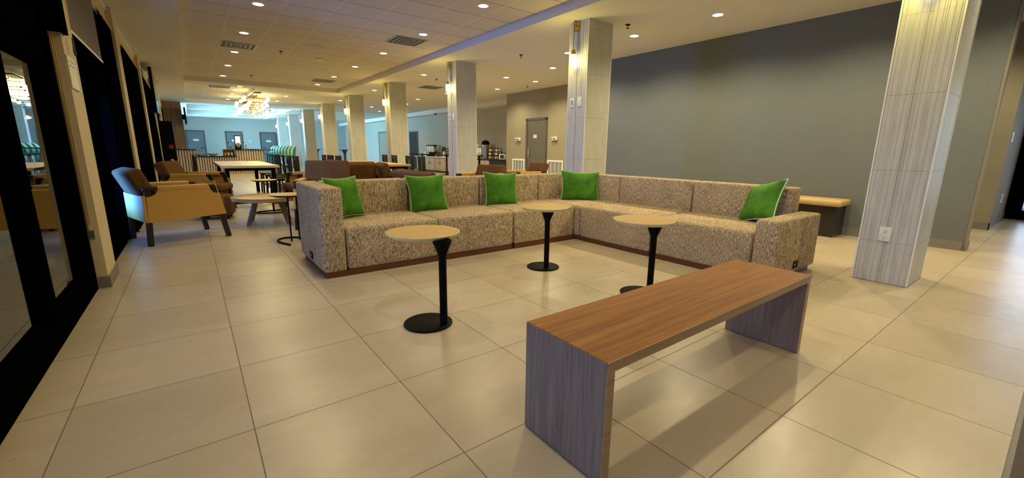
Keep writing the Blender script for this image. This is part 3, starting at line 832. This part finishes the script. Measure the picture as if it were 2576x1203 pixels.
# C-shaped side tables
def c_table(loc, rotz, label):
    o = thing('c_shaped_side_table', label, 'side table', loc, rotz, 'black c-shaped side tables')
    MB().lathe([(0, .535), (.14, .535), (.19, .552), (.19, .56), (0, .56)], 48).build('tabletop', M['maple'], o, True)
    MB().lathe([(.0, .528), (.13, .528), (.188, .55), (.19, .556), (.186, .553), (.13, .534), (0, .534)], 48).build('underside', M['black'], o, True)
    for sy in (-.05, .05): MB().tube([(.10, sy, .53), (.10, sy, .012)], .009, 8).build('post', M['black'], o, True)
    arc = [(.1-.26*math.sin(R(a)), -.16*math.cos(R(a)), .012) for a in range(0, 181, 12)]
    MB().tube([(.26, -.16, .012)]+arc+[(.26, .16, .012)], .011, 8).build('base_loop', M['black'], o, True)
    return o
c_table((.86, 5.55, 0), R(-70), 'black c-shaped side table standing left of the tall sofa armrest')
c_table((.95, 8.2, 0), R(0), 'black c-shaped side table behind the round coffee table')

# ================================================================== DINING TABLES AND CHAIRS
def dining_chair(label, loc, rotz, first=[None], group=None):
    if first[0] is None:
        o = thing('dining_chair', label, 'chair', loc, rotz, group); first[0] = o
        MB().box(-.21, .21, -.21, .21, .435, .475, .015, 2).build('seat', M['black'], o, True)
        for sy in (-1, 1):
            MB().bar((.18, sy*.18, .44), (.20, sy*.19, 0), .035).build('leg', M['black_wood'], o)
            MB().bar((-.19, sy*.185, .92), (-.22, sy*.19, 0), .035).build('leg', M['black_wood'], o)
            MB().bar((.19, sy*.185, .2), (-.21, sy*.19, .2), .02).build('stretcher', M['black_wood'], o)
        MB().box(-.21, -.18, -.2, .2, .83, .92, .006).build('top_rail', M['black_wood'], o)
        for k in (-.11, -.04, .04, .11): MB().bar((-.195, k, .84), (-.2, k, .47), .035, .012).build('back_slat', M['black_wood'], o)
    else: o = dup(first[0], loc, rotz, label, group)
    return o
def dining_table(label, x0, x1, y0, y1, top, n, holes=True):
    o = thing('dining_table', label, 'table', ((x0+x1)/2, (y0+y1)/2, 0))
    hx, hy = (x1-x0)/2, (y1-y0)/2
    MB().box(-hx, hx, -hy, hy, .705, .75, .003).build('tabletop', top, o)
    for sx in (-1, 1):
        for sy in (-1, 1): MB().box(sx*(hx-.1)-.035, sx*(hx-.1)+.035, sy*(hy-.1)-.035, sy*(hy-.1)+.035, 0, .705).build('leg', M['black'], o)
    MB().box(-hx+.1, hx-.1, -hy+.08, -hy+.12, .65, .705).box(-hx+.1, hx-.1, hy-.12, hy-.08, .65, .705).build('apron', M['black'], o)
    MB().box(-hx+.1, hx-.1, -hy+.07, -hy+.13, .03, .06).build('foot_rail', M['black'], o)
    if holes:
        for dx, dy in ((-.12, .4), (.1, .4), (-.1, -.4), (.12, -.4)):
            MB().lathe([(0, .7503), (.03, .7503), (.03, .752), (0, .752)], 20, T(dx, dy)).build('power_grommet', M['ink'], o)
dining_table('long white-topped table in front of the slatted bar', .42, 1.38, 9.4, 12.4, M['white_top'], 4)
dining_table('long yellow oak table between the columns behind the sofa', 3.12, 3.98, 9.1, 12.0, M['oak_table'], 4)
for k, y in enumerate((9.75, 10.5, 11.25, 12.0)):
    dining_chair('%s black slat-backed chair on the window side of the white-topped table' % ('nearest', 'second', 'third', 'farthest')[k], (.26, y, 0), R(0+random.uniform(-6, 6)), group='chairs on the window side of the white table')
for k, y in enumerate((9.75, 10.5, 11.25, 12.0)):
    dining_chair('%s black slat-backed chair on the column side of the white-topped table' % ('nearest', 'second', 'third', 'farthest')[k], (1.55, y, 0), R(180+random.uniform(-6, 6)), group='chairs on the column side of the white table')
for k, y in enumerate((9.5, 10.2, 11.2, 11.9)):
    dining_chair('%s black slat-backed chair on the far side of the oak table' % ('nearest', 'second', 'third', 'farthest')[k], (4.22, y, 0), R(180+random.uniform(-5, 5)), group='chairs on the far side of the oak table')
for k, y in enumerate((10.3, 11.0, 11.6)):
    dining_chair('%s black slat-backed chair on the near side of the oak table' % ('nearest', 'middle', 'farthest')[k], (2.92, y, 0), R(random.uniform(-5, 5)), group='chairs on the near side of the oak table')

# ================================================================== BAR
def bar():
    o = thing('bar_counter', 'long slatted-front bar with thin black top beneath the chandelier', 'bar counter', (0, 21.0, 0))
    def seg(x0, x1, ztop, wood=True):
        MB().box(x0, x1, .03, .5, .0, ztop-.03).build('body', M['counter_white'], o)
        n = int((x1-x0)/.082); s = MB()
        for k in range(n):
            xa = x0+(x1-x0)*k/n
            s.box(xa+.012, xa+(x1-x0)/n-.014, -.0, .03, .03, ztop-.03)
        p = s.build('slat_panel', M['rib_wood'], o)
        MB().box(x0, x1, .024, .032, .03, ztop-.03).build('slat_backing', M['ink'], o)
    seg(-.68, .2, .97); seg(.2, 1.54, .71); seg(1.54, 2.52, .985)
    MB().box(-.69, .24, -.04, .55, .94, .975, .003).build('countertop', M['counter_black'], o)
    MB().box(.2, 1.54, -.05, .55, .68, .715, .003).build('countertop', M['counter_black'], o)
    MB().box(1.50, 2.98, -.04, .62, .955, .99, .003).build('countertop', M['counter_black'], o)
    MB().box(2.52, 2.98, .62, 7.5, .955, .99, .003).build('countertop', M['counter_black'], o)
    MB().box(2.52, 2.62, .5, 7.4, 0, .955).build('body', M['counter_white'], o)
bar()
def kiosk():
    o = thing('drink_dispenser', 'tall black drink dispenser with lit yellow front standing on the bar', 'drink dispenser', (1.66, 21.22, .99))
    MB().box(-.11, .11, -.13, .13, 0, .56, .025, 3).build('body', M['black'], o, True)
    p = MB().box(-.088, .088, -.137, -.128, .2, .52, .003); p.build('screen', emit('dispenser_screen', (1, .80, .42), 1.1, False), o)
    i_ = MB()
    for x, z, a, b in ((-.05, .40, .018, .04), (.03, .44, .02, .012), (-.04, .29, .022, .014), (.03, .30, .015, .02), (.0, .48, .05, .006), (.03, .37, .02, .008)):
        i_.box(x-a/2, x+a/2, -.139, -.137, z-b/2, z+b/2)
    i_.build('screen_print', M['ink'], o)
    MB().lathe([(0, 0), (.085, 0), (.085, .012), (0, .012)], 24, T(0, -.135, .18) @ RX(R(90))).build('drip_arch', M['chrome'], o, True)
    MB().box(-.05, .05, -.16, -.13, .06, .072).build('drip_tray', M['chrome'], o)
kiosk()
def tap(x, label):
    o = thing('beer_tap', label, 'tap', (x, 21.25, .99))
    MB().tube([(0, 0, 0), (0, 0, .2), (-.04, 0, .22), (-.09, 0, .2)], .016, 10).build('column', M['chrome'], o, True)
    MB().tube([(-.08, 0, .21), (-.085, 0, .29)], [.01, .018], 8).build('tap_handle', M['black'], o, True)
tap(1.42, 'steel tap with bent spout left of the black drink dispenser')
tap(1.95, 'steel tap with bent spout right of the black drink dispenser')
def display():
    o = thing('display_case', 'small glass-fronted display case on the low bar section', 'display case', (1.3, 21.15, .715))
    MB().box(-.21, .21, -.12, .12, .0, .015).build('base', M['counter_black'], o)
    MB().box(-.21, .21, -.12, .12, .24, .26).build('top', M['counter_black'], o)
    MB().box(.2, .21, -.12, .12, .015, .24).box(-.21, -.2, -.12, .12, .015, .24).build('side_panel', M['white_plastic'], o)
    MB().box(-.2, .2, .1, .12, .015, .24).build('back_panel', M['orange_wood'], o)
display()
for k, (x, m, l) in enumerate(((1.17, 'maple', 'beige paper cup inside the display case at left'), (1.28, 'paper', 'tan paper cup inside the display case centre'), (1.40, 'white_plastic', 'white carton inside the display case at right'))):
    c = MB().lathe([(0, 0), (.035, 0), (.042, .12), (0, .12)], 16, T(x, 21.13, .731)).build('paper_cup', M[m], None, True); tag(c, l, 'cup')
for k, (x, l) in enumerate(((.36, 'white serving bowl on the low bar section, nearer the window side'), (.76, 'white serving bowl on the low bar section, beside the display case'))):
    c = MB().lathe([(0, .0), (.09, 0), (.17, .07), (.2, .1), (.19, .1), (.16, .075), (0, .012)], 28, T(x, 21.25, .716)).build('serving_bowl', M['white_plastic'], None, True); tag(c, l, 'bowl', 'white bowls on the bar')

# green bar stools
def bar_stool(loc, rotz, first=[None]):
    if first[0] is None:
        o = thing('bar_stool', '', 'bar stool', loc, rotz, 'green bar stools lined up at the bar'); first[0] = o
        MB().lathe([(0, .68), (.19, .69), (.215, .72), (.21, .76), (0, .775)], 28).build('seat', M['teal'], o, True)
        # shell back with pale inner and teal outer
        for nm, mt, rr, tk in (('backrest', 'teal', .225, 0), ('back_pad', 'pale_green', .205, 1)):
            b = MB(); n = 14; rows = 8; V = []
            for j in range(rows+1):
                z = .74+.42*j/rows; wid = R(66)*(1-(max(0, j/rows-.45)/.55)**2.6*.75)
                V.append([b.bm.verts.new((-(rr+.05*j/rows)*math.cos(wid*(2*i/n-1)), (rr+.02)*math.sin(wid*(2*i/n-1)), z)) for i in range(n+1)])
            for j in range(rows):
                for i in range(n): b.bm.faces.new((V[j][i], V[j][i+1], V[j+1][i+1], V[j+1][i]))
            ob = b.build(nm, M[mt], o, True); sm = ob.modifiers.new('thick', 'SOLIDIFY'); sm.thickness = .018
        for a in (45, 135, 225, 315):
            c_, s_ = math.cos(R(a)), math.sin(R(a))
            MB().tube([(.13*c_, .13*s_, .69), (.24*c_, .24*s_, 0)], .012, 8).build('leg', M['black'], o, True)
        q = [(.21*math.cos(R(a)), .21*math.sin(R(a)), .25) for a in (45, 135, 225, 315, 45)]
        MB().tube(q, .009, 6).build('footrest', M['black'], o, True)
    else: o = dup(first[0], loc, rotz)
    return o
ords = ['nearest the camera end', 'second', 'third', 'fourth', 'fifth', 'sixth', 'seventh', 'last, partly hidden by the bar top']
for k in range(8):
    o = bar_stool((3.42, 20.4+.82*k, 0), R(180))
    o['label'] = 'pale green and teal bar stool, %s in the row counted from the columns' % ords[k] if 0 < k < 7 else ('pale green and teal bar stool, first of the row, whole side in view' if k == 0 else 'teal bar stool at the far end of the row by the grey door')

# far pedestal tables
def high_table(x, y, label):
    o = thing('high_table', label, 'table', (x, y, 0), 0, 'brown pedestal high tables among the columns')
    MB().lathe([(0, .95), (.03, .95), (.10, .985), (.33, 1.0), (.34, 1.015), (0, 1.015)], 32).build('tabletop', M['plinth'], o, True)
    MB().lathe([(0, .02), (.045, .02), (.045, .8), (.07, .88), (.13, .99), (0, .995)], 20).build('pedestal', M['plinth'], o, True)
    MB().lathe([(0, 0), (.25, 0), (.25, .02), (0, .03)], 28).build('base_plate', M['black'], o, True)
high_table(5.65, 20.2, 'brown pedestal high table right of the fourth sconce column')
high_table(5.65, 25.4, 'brown pedestal high table between the middle columns')
high_table(5.55, 31.0, 'farthest brown pedestal high table, by the pale columns')

# ================================================================== DOORS & WALL ITEMS
def flat_door(n, x0, x1, y, ztop, leaf, frame, label=None, face=-1):
    f = MB().box(x0-.07, x0, y-.04, y+.01, 0, ztop+.07).box(x1, x1+.07, y-.04, y+.01, 0, ztop+.07).box(x0, x1, y-.04, y+.01, ztop, ztop+.07)
    o = struct(f.build('door_%d' % n, frame))
    l_ = MB().box(x0, x1, y-.02, y+.01, .01, ztop).build('door_leaf', leaf, o)
    return o
def far_door(n, x0, x1, hs):
    o = flat_door(n, x0, x1, YF, 2.03, M['far_door'], M['door_frame'])
    cx = (x0+x1)/2
    MB().box(cx-.14, cx+.16, YF-.03, YF-.02, 1.42, 1.56).build('sign_plate', M['paper'], o)
    MB().tube([((x0+.1 if hs < 0 else x1-.1), YF-.02, 1.0), ((x0+.1 if hs < 0 else x1-.1), YF-.09, 1.0), ((x0+.22 if hs < 0 else x1-.22), YF-.09, 1.0)], .02, 8).build('door_handle', M['black'], o, True)
far_door(2, .0, .88, 1); far_door(3, 2.13, 2.98, -1); far_door(4, 4.15, 5.05, -1)
def wall_box(x, y, z, face, label, cat='emergency light', first=[None]):
    o = thing('emergency_light', label, cat, (x, y, z), 0)
    return o
o = thing('thermostat', 'small white thermostat on far wall between two grey doors', 'thermostat', (3.53, YF, 1.45))
MB().box(-.1, .08, -.04, 0, -.05, .05, .005).build('housing', M['white_plastic'], o); MB().box(-.03, .03, -.045, -.04, -.02, .02).build('display', M['ink'], o)

# the grey door in the middle wall with its hardware
XM = 8.72
f = MB().box(XM-.03, XM+.01, 9.86, 9.93, 0, 2.04).box(XM-.03, XM+.01, 10.80, 10.87, 0, 2.04).box(XM-.03, XM+.01, 9.86, 10.87, 2.0, 2.07)
d = struct(f.build('door_5', M['door_frame']))
MB().box(XM-.012, XM+.01, 9.93, 10.80, .01, 2.0).build('door_leaf', M['door'], d)
MB().box(XM-.02, XM-.012, 10.34, 10.50, 1.46, 1.56, .002).build('sign_plate', M['paper'], d)
s_ = MB()
for dy, dz in ((.045, .02), (.045, -.02), (-.045, .02), (-.045, -.02)): s_.box(XM-.0215, XM-.02, 10.42+dy-.012, 10.42+dy+.012, 1.51+dz-.008, 1.51+dz+.008)
s_.build('sign_print', M['ink'], d)
MB().box(XM-.035, XM-.012, 10.68, 10.76, .86, 1.16, .006).build('lock_housing', M['chrome'], d)
MB().tube([(XM-.035, 10.72, 1.0), (XM-.07, 10.72, 1.0), (XM-.07, 10.58, 1.0)], .011, 8).build('door_handle', M['chrome'], d, True)
for z in (.5, 1.05, 1.8): MB().box(XM-.02, XM-.01, 9.915, 9.94, z, z+.1).build('hinge', M['chrome'], d)
def em_light(y, label):
    o = thing('emergency_light', label, 'emergency light', (XM, y, 1.43))
    MB().box(-.05, 0, -.11, .11, -.05, .05, .006).build('housing', M['white_plastic'], o)
    for s in (-1, 1):
        h = MB().lathe([(0, 0), (.035, 0), (.045, .05), (0, .05)], 18, T(-.05, s*.06+.02, .0) @ RY(R(-90))).build('lamp_head', M['white_plastic'], o, True)
        MB().lathe([(0, .051), (.03, .051), (.03, .053), (0, .053)], 16, T(-.05, s*.06+.02, .0) @ RY(R(-90))).build('lens', M['ink'], h)
em_light(11.25, 'white twin-head emergency light left of the grey door')
em_light(9.50, 'white twin-head emergency light right of the grey door')
def grille(y0, y1, label):
    o = thing('return_air_grille', label, 'wall grille', (XM, y0, 0))
    W_ = y1-y0; z0, z1 = .08, .80
    MB().box(-.02, 0, 0, .05, z0, z1).box(-.02, 0, W_-.05, W_, z0, z1).box(-.02, 0, .05, W_-.05, z1-.05, z1).box(-.02, 0, .05, W_-.05, z0, z0+.05).build('frame', M['white_plastic'], o)
    m_ = MB()
    for k in (1, 2, 3): m_.box(-.016, 0, W_*k/4-.009, W_*k/4+.009, z0+.05, z1-.05)
    m_.build('mullion', M['white_plastic'], o)
    s = MB(); n = 34
    for k in range(n):
        z = z0+.055+k*(z1-z0-.11)/n
        s.quad((-.012, .05, z), (-.012, W_-.05, z), (-.003, W_-.05, z+.012), (-.003, .05, z+.012))
    s.build('louvers', M['louver'], o)
    MB().box(-.002, -.0005, .05, W_-.05, z0+.05, z1-.05).build('backing', M['baseboard'], o)
grille(10.93, 11.58, 'white louvred return grille left of the grey door')
grille(9.12, 9.82, 'white louvred return grille right of the grey door')

# columns: switches, outlet
def plate(x, y, z, w_, h, label, kind, cat):
    o = thing(kind, label, cat, (x, y, z))
    MB().box(-.007, 0, -w_/2, w_/2, -h/2, h/2, .0025).build('cover_plate', M['white_plastic'], o, True)
    return o
o = plate(4.682, .913, .427, .082, .125, 'white power outlet low on the nearest ribbed column', 'power_outlet', 'outlet')
for dz in (.024, -.024):
    f = MB().box(-.009, -.006, -.017, .017, dz-.017, dz+.017, .0015).build('receptacle', M['white_plastic'], o)
    MB().box(-.0095, -.0088, -.008, -.0055, dz-.002, dz+.009).box(-.0095, -.0088, .0055, .008, dz-.002, dz+.009).box(-.0095, -.0088, -.003, .003, dz-.012, dz-.006).build('socket_slots', M['ink'], f)
MB().box(-.008, -.0068, -.002, .002, -.056, -.052).box(-.008, -.0068, -.002, .002, .052, .056).build('screw', M['chrome'], o)
def sw(x, y, z, label, dim):
    o = plate(x, y, z, .082, .135, label, 'light_switch', 'switch')
    MB().box(-.011, -.006, -.017, .017, -.033, .033, .001).build('rocker', M['white_plastic'] if not dim else M['louver'], o)
sw(4.682, 4.750, 1.795, 'white dimmer switch plate, left one on column at sofa corner', True)
sw(4.682, 4.60, 1.80, 'white switch plate, right one on column at sofa corner', False)
sw(4.682, 8.52, 1.78, 'small white switch, left one on second column behind sofa', True)
sw(4.682, 8.37, 1.78, 'small white switch, right one on second column behind sofa', False)
o = thing('light_switch', 'white switch on the tan wall beside the glass entrance', 'switch', (9.68, .69, 1.36))
MB().box(-.05, .05, -.008, 0, -.07, .07, .002).build('cover_plate', M['white_plastic'], o); MB().box(-.017, .017, -.012, -.007, -.03, .03).build('rocker', M['white_plastic'], o)
o = thing('power_outlet', 'small white outlet low on the tan wall by the glass entrance', 'outlet', (10.34, .69, .42))
MB().box(-.045, .045, -.008, 0, -.07, .07, .002).build('cover_plate', M['white_plastic'], o); MB().box(-.017, .017, -.011, -.007, -.04, .04).build('receptacle', M['louver'], o)

# right rear wall openings
XR = 9.95
def opening(n, y0, y1, zt, mat, frame=True):
    f = MB().box(XR-.03, XR+.01, y0-.06, y0, 0, zt).box(XR-.03, XR+.01, y1, y1+.06, 0, zt).box(XR-.03, XR+.01, y0-.06, y1+.06, zt, zt+.06)
    o = struct(f.build('door_%d' % n, M['door_frame'])); MB().box(XR-.015, XR-.002, y0, y1, .0, zt).build('door_leaf', mat, o)
    return o
opening(6, 21.75, 22.75, 1.96, M['hallway_shade'])  # dark panel stands in for the unlit hallway; shade put into its colour
opening(7, 26.1, 27.6, 2.05, M['tan_wall'])
opening(8, 31.0, 34.2, 2.6, M['tan_wall'])

# coffee counters
def cabinet_run():
    xf = 9.3
    def unit(y0, y1, label, kind, mat='cabinet'):
        o = thing('base_cabinet', label, 'cabinet', (xf, y0, 0), 0, 'maple cabinets of the coffee station')
        W_ = y1-y0
        MB().box(.02, .62, 0, W_, .08, .69).build('carcass', M[mat], o)
        MB().box(.06, .6, 0, W_, 0, .08).build('toe_kick', M['ink'], o)
        def front(a, b, z0, z1, part, hv):
            p = MB().box(0, .02, a+.004, b-.004, z0+.003, z1-.003, .002).build(part, M[mat], o)
            cy = (a+b)/2 if hv == 'h' else (b-.07 if hv == 'l' else a+.07)
            if hv == 'h': MB().bar((-.02, cy-.06, (z0+z1)/2), (-.02, cy+.06, (z0+z1)/2), .014).build('handle', M['ink'], p)
            else: MB().bar((-.02, cy, z1-.18), (-.02, cy, z1-.05), .014).build('handle', M['ink'], p)
        if kind == 'd':
            for a, b in ((.09, .28), (.28, .48), (.48, .68)): front(0, W_, a, b, 'drawer', 'h')
        else:
            front(0, W_, .55, .68, 'drawer', 'h'); front(0, W_/2, .09, .55, 'door', 'l'); front(W_/2, W_, .09, .55, 'door', 'r')
    ys = [(19.65, 20.55, 'd'), (18.55, 19.6, 'c'), (17.5, 18.5, 'c'), (16.6, 17.45, 'c'), (14.55, 15.2, 'c'), (13.9, 14.5, 'd')]
    lb = ['pale drawer cabinet at the far left end of the coffee station', 'maple cabinet with double doors beside the drawer unit', 'maple cabinet with double doors below the flower arrangement', 'maple cabinet partly hidden by the second sconce column',
          'maple cabinet just right of the second sconce column', 'maple drawer cabinet below the dark coffee urn']
    for (a, b, k), l in zip(ys, lb): unit(a, b, l, k)
cabinet_run()
o = MB().box(9.26, 9.94, 16.5, 20.7, .69, .73, .003).build('worktop', M['counter_white']); tag(o, 'pale worktop of the coffee station left of the column', 'worktop')
o = MB().box(9.26, 9.94, 12.3, 15.3, .69, .73, .003).build('worktop', M['counter_black']); tag(o, 'black worktop carrying the coffee urn right of the column', 'worktop')
o = thing('trash_cabinet', 'black cabinet at the right end of the coffee station', 'cabinet', (9.3, 12.35, 0)); MB().box(0, .62, 0, 1.5, 0, .689, .004).build('body', M['counter_black'], o); MB().box(-.012, 0, .06, 1.44, .06, .64, .002).build('door', M['counter_black'], o)
# stuff on counters
def urn(x, y, z, s, label):
    o = thing('coffee_urn', label, 'coffee urn', (x, y, z))
    MB().lathe([(0, 0), (.15*s, 0), (.15*s, .5*s), (.15*s, .58*s), (.12*s, .64*s), (.06*s, .68*s), (0, .69*s)], 28).build('body', M['chrome'], o, True)
    MB().lathe([(.152*s, .52*s), (.155*s, .6*s), (.12*s, .66*s), (0, .70*s)], 28, cap=False).build('lid', M['black'], o, True)
    MB().box(-.2*s, -.13*s, -.02*s, .02*s, .06*s, .12*s).build('spigot', M['black'], o)
urn(9.62, 14.62, .73, 1.05, 'tall steel and black coffee urn on the black worktop')
o = thing('coffee_brewer', 'white boxed coffee brewer left of the tall urn', 'coffee machine', (9.62, 15.05, .73))
MB().box(-.15, .15, -.12, .12, 0, .55, .01).build('body', M['white_plastic'], o); MB().box(-.16, -.15, -.06, .06, .12, .48).build('front_panel', M['ink'], o)
def rack(x, y, label):
    o = thing('condiment_rack', label, 'rack', (x, y, .73))
    f = MB()
    for dy in (-.14, .14):
        for dx in (-.08, .08): f.bar((dx, dy, 0), (dx, dy, .42), .016)
    for z in (.0, .14, .28, .41): f.box(-.09, .09, -.15, .15, z, z+.012)
    f.build('frame', M['black'], o)
    for r_ in range(3):
        for k in range(3): MB().box(-.06, .05, -.12+.085*k, -.05+.085*k, .015+.14*r_, .09+.14*r_, .004).build('packet', M[('paper', 'orange_wood', 'white_plastic')[(k+r_) % 3]], o)
rack(9.6, 14.16, 'black wire rack of small packets right of the tall urn')
rack(9.62, 13.76, 'black wire rack of cups near the right end of the worktop')
o = thing('microwave', 'low white appliance at the right end of the black worktop', 'microwave', (9.62, 13.25, .73))
MB().box(-.18, .18, -.17, .17, 0, .2, .01).build('body', M['white_plastic'], o); MB().box(-.19, -.18, -.15, .08, .03, .17).build('door', M['ink'], o)
# cereal dispensers
o = thing('cereal_dispenser', 'triple clear cereal dispenser with black top on the pale worktop', 'cereal dispenser', (9.62, 19.5, .73))
MB().box(-.1, .1, -.42, .36, .50, .55, .01).build('top', M['black'], o); MB().box(-.08, .1, -.3, .3, 0, .06).box(.02, .1, -.3, .3, .06, .5).build('stand', M['black'], o)
for k in range(3): MB().lathe([(0, .2), (.04, .2), (.085, .27), (.085, .5), (0, .5)], 20, T(-.02, -.25+.25*k)).build('canister', M['white_plastic'], o, True)
o = thing('carafe', 'white carafe under the cereal dispenser', 'carafe', (9.5, 19.85, .73)); MB().lathe([(0, 0), (.06, 0), (.065, .2), (.04, .26), (0, .27)], 20).build('body', M['white_plastic'], o, True); MB().lathe([(0, .27), (.035, .27), (.03, .3), (0, .3)], 16).build('lid', M['ink'], o, True)
def flowers(y, label):
    o = thing('flower_arrangement', label, 'flowers', (9.55, y, .73))
    MB().box(-.07, .07, -.12, .12, 0, .12, .008).build('planter', M['orange_wood'], o)
    rd = random.Random(int(y*10)); s = MB(); fl = MB()
    for k in range(34):
        a = rd.uniform(0, 2*PI); r_ = rd.uniform(.05, .2); h = rd.uniform(.22, .48)
        tip = (r_*.5*math.cos(a), r_*math.sin(a), h); s.tube([(tip[0]*.2, tip[1]*.3, .1), tip], .004, 5)
        bmesh.ops.create_icosphere(fl.bm, subdivisions=1, radius=rd.uniform(.012, .026), matrix=T(*tip))
    s.build('stems', M['ink'], o); fl.build('blossoms', M['paper'], o)['kind'] = 'stuff'
flowers(18.75, 'dried flowers in an orange box next to the cereal dispenser')
flowers(18.2, 'dried flowers in an orange box nearer the sconce column')
o = thing('juice_rack', 'black slanted bottle rack beside the sconce column', 'rack', (9.6, 17.85, .73))
for k in range(4): MB().bar((-.1, -.3, .05+.1*k), (-.1, .3, .12+.1*k), .09, .03).build('shelf', M['ink'], o)
MB().box(-.1, .1, -.32, -.3, 0, .46).box(-.1, .1, .3, .32, 0, .46).build('side_panel', M['ink'], o)
o = thing('carafe', 'white rounded jug before the slanted bottle rack', 'carafe', (9.40, 17.75, .73)); MB().lathe([(0, 0), (.07, 0), (.08, .1), (.06, .22), (0, .25)], 20).build('body', M['white_plastic'], o, True); MB().lathe([(0, .245), (.03, .245), (.03, .27), (0, .27)], 16).build('lid', M['white_plastic'], o, True)

o = thing('dome_camera', 'small dome camera under the soffit above the coffee station', 'camera', (9.44, 18.6, 2.72))
MB().lathe([(.07, 0), (.075, -.02), (.05, -.06), (0, -.08)], 18, cap=False).build('dome', M['ink'], o, True)
MB().lathe([(0, .0), (.085, 0), (.085, -.012), (0, -.012)], 18).build('mount', M['white_plastic'], o)
# stanchions and belts
def stanchion(x, y, label):
    o = thing('queue_stanchion', label, 'stanchion', (x, y, 0), 0, 'black belt stanchions before the coffee station')
    MB().lathe([(0, 0), (.17, 0), (.17, .02), (.03, .04), (0, .04)], 28).build('base', M['black'], o, True)
    MB().lathe([(0, .03), (.032, .03), (.032, .80), (.04, .80), (.04, .86), (0, .87)], 16).build('post', M['black'], o, True)
SP = [(8.7, 18.6), (8.75, 16.3), (8.6, 13.5)]
SL = ['black belt stanchion in front of the drawer cabinet', 'black belt stanchion just left of the second sconce column', 'black belt stanchion holding the notice sign right of the column']
for p, l in zip(SP, SL): stanchion(*p, l)
for a, b, l in (((8.7, 18.6), (8.75, 16.3), 'black belt stretched between the two stanchions left of the column'), ((9.2, 22.3), (8.7, 18.6), 'black belt running from the left stanchion to the dark doorway'), ((8.75, 16.3), (8.6, 13.5), 'black belt running behind the second sconce column')):
    o = MB().bar((*a, .83), (*b, .83), .006, .05).build('barrier_belt', M['black']); tag(o, l, 'belt')
o = thing('notice_sign', 'framed white notice on the stanchion right of the column', 'sign', (8.56, 13.42, .87))
MB().box(-.012, .012, -.18, .18, .02, .3).build('frame', M['black'], o); MB().box(-.016, -.012, -.16, .16, .04, .28).build('paper', M['paper'], o)
s_ = MB()
for k, (hw, z) in enumerate(((.13, .235), (.07, .17), (.12, .11), (.11, .07))): s_.box(-.018, -.016, -hw, hw, z-.008, z+.008)
s_.build('print', M['ink'], o)
o = thing('menu_board', 'tall black pull-up board beside the dark doorway', 'sign', (8.3, 18.9, 0)); MB().box(-.02, .02, -.2, .2, .02, .66).build('board', M['ink'], o); MB().box(-.12, .12, -.2, .2, 0, .02).build('base', M['black'], o)

# ================================================================== WINDOW DRESSING
def curtain(y0, y1, label, zt=2.62):
    b = MB(); n = int((y1-y0)/.018); V = []
    for i in range(n+1):
        y = y0+(y1-y0)*i/n; x = -.655+.020*math.sin(y*52)+.007*math.sin(y*23+1)
        V.append((b.bm.verts.new((x, y, .012)), b.bm.verts.new((x*.3+(-.66)*.7, y, zt))))
    for (a, c), (d, e) in zip(V, V[1:]): b.bm.faces.new((a, d, e, c))
    root = thing('curtain', label, 'curtain', (0, 0, 0), 0, 'black drapes along the window wall')
    ob = b.build('fabric', M['curtain'], root, True); m_ = ob.modifiers.new('t', 'SOLIDIFY'); m_.thickness = .004
    MB().box(-.675, -.645, y0-.03, y1+.03, zt, zt+.02).build('track', M['cream'], root)
curtain(7.12, 8.17, 'black drape between the roller shade and the second cream pier')
curtain(9.35, 11.95, 'black drape between the second and third cream piers')
curtain(12.5, 15.7, 'black drape beyond the third cream pier behind the television')
o = thing('roller_shade', 'grey roller shade half lowered over the dark window beside the pier', 'window shade', (0, 0, 0))
MB().box(-.672, -.668, 5.08, 6.84, 2.03, 2.84).build('shade_cloth', M['shade'], o)
MB().box(-.678, -.660, 5.06, 6.86, 2.005, 2.03, .003).build('bottom_bar', M['white_plastic'], o)
MB().tube([(-.66, 5.05, 2.86), (-.66, 6.9, 2.86)], .028, 14).build('roller_tube', M['shade'], o, True)
MB().tube([(-.655, 5.16, 2.85), (-.655, 5.16, 2.1)], .004, 6).build('pull_chain', M['brass'], o, True)
MB().tube([(-.59, 4.62, 1.87), (-.59, 4.60, 1.80), (-.59, 4.58, 1.765), (-.59, 4.61, 1.745), (-.59, 4.65, 1.765), (-.59, 4.63, 1.80), (-.59, 4.625, 1.87)], .005, 8).build('pull_loop', M['ink'], o, True)
# television on the third pier
o = thing('television', 'black television mounted high by the window drapes, seen edge-on', 'television', (-.5, 13.6, 2.2))
MB().box(-.03, .03, -.75, .75, -.36, .62, .008).build('body', M['black'], o); MB().box(.03, .034, -.72, .72, -.33, .59).build('screen', M['screen'], o)
MB().box(-.12, -.03, -.15, .15, -.1, .2).build('wall_bracket', M['black'], o)
o = thing('television', 'small black television edge-on by the wood-clad fin wall', 'television', (.04, 22.9, 2.3))
MB().box(-.03, .03, -.5, .5, -.3, .35, .008).build('body', M['black'], o); MB().box(.03, .034, -.47, .47, -.27, .32).build('screen', M['screen'], o); MB().box(-.1, -.03, .3, .45, -.1, .1).build('wall_bracket', M['black'], o)
o = thing('security_camera', 'white wall camera high beside the wood-clad fin wall', 'camera', (-.55, 15.72, 2.78))
MB().box(-.06, 0, -.03, .03, -.1, .1, .005).build('bracket', M['white_plastic'], o); MB().lathe([(0, 0), (.035, 0), (.04, .12), (0, .13)], 16, T(0, -.02, .02) @ RY(R(75))).build('housing', M['white_plastic'], o, True)
o = thing('cabinet_tower', 'tall black machine against the window drapes below the television', 'machine', (-.42, 15.3, 0))
MB().box(-.16, .14, -.3, .3, 0, 1.75, .01).build('body', M['black'], o); MB().box(.0, .10, -.304, -.30, 1.02, 1.12).build('red_label', M['red'], o); MB().box(.0, .06, -.304, -.30, .7, .74).build('white_label', M['paper'], o)
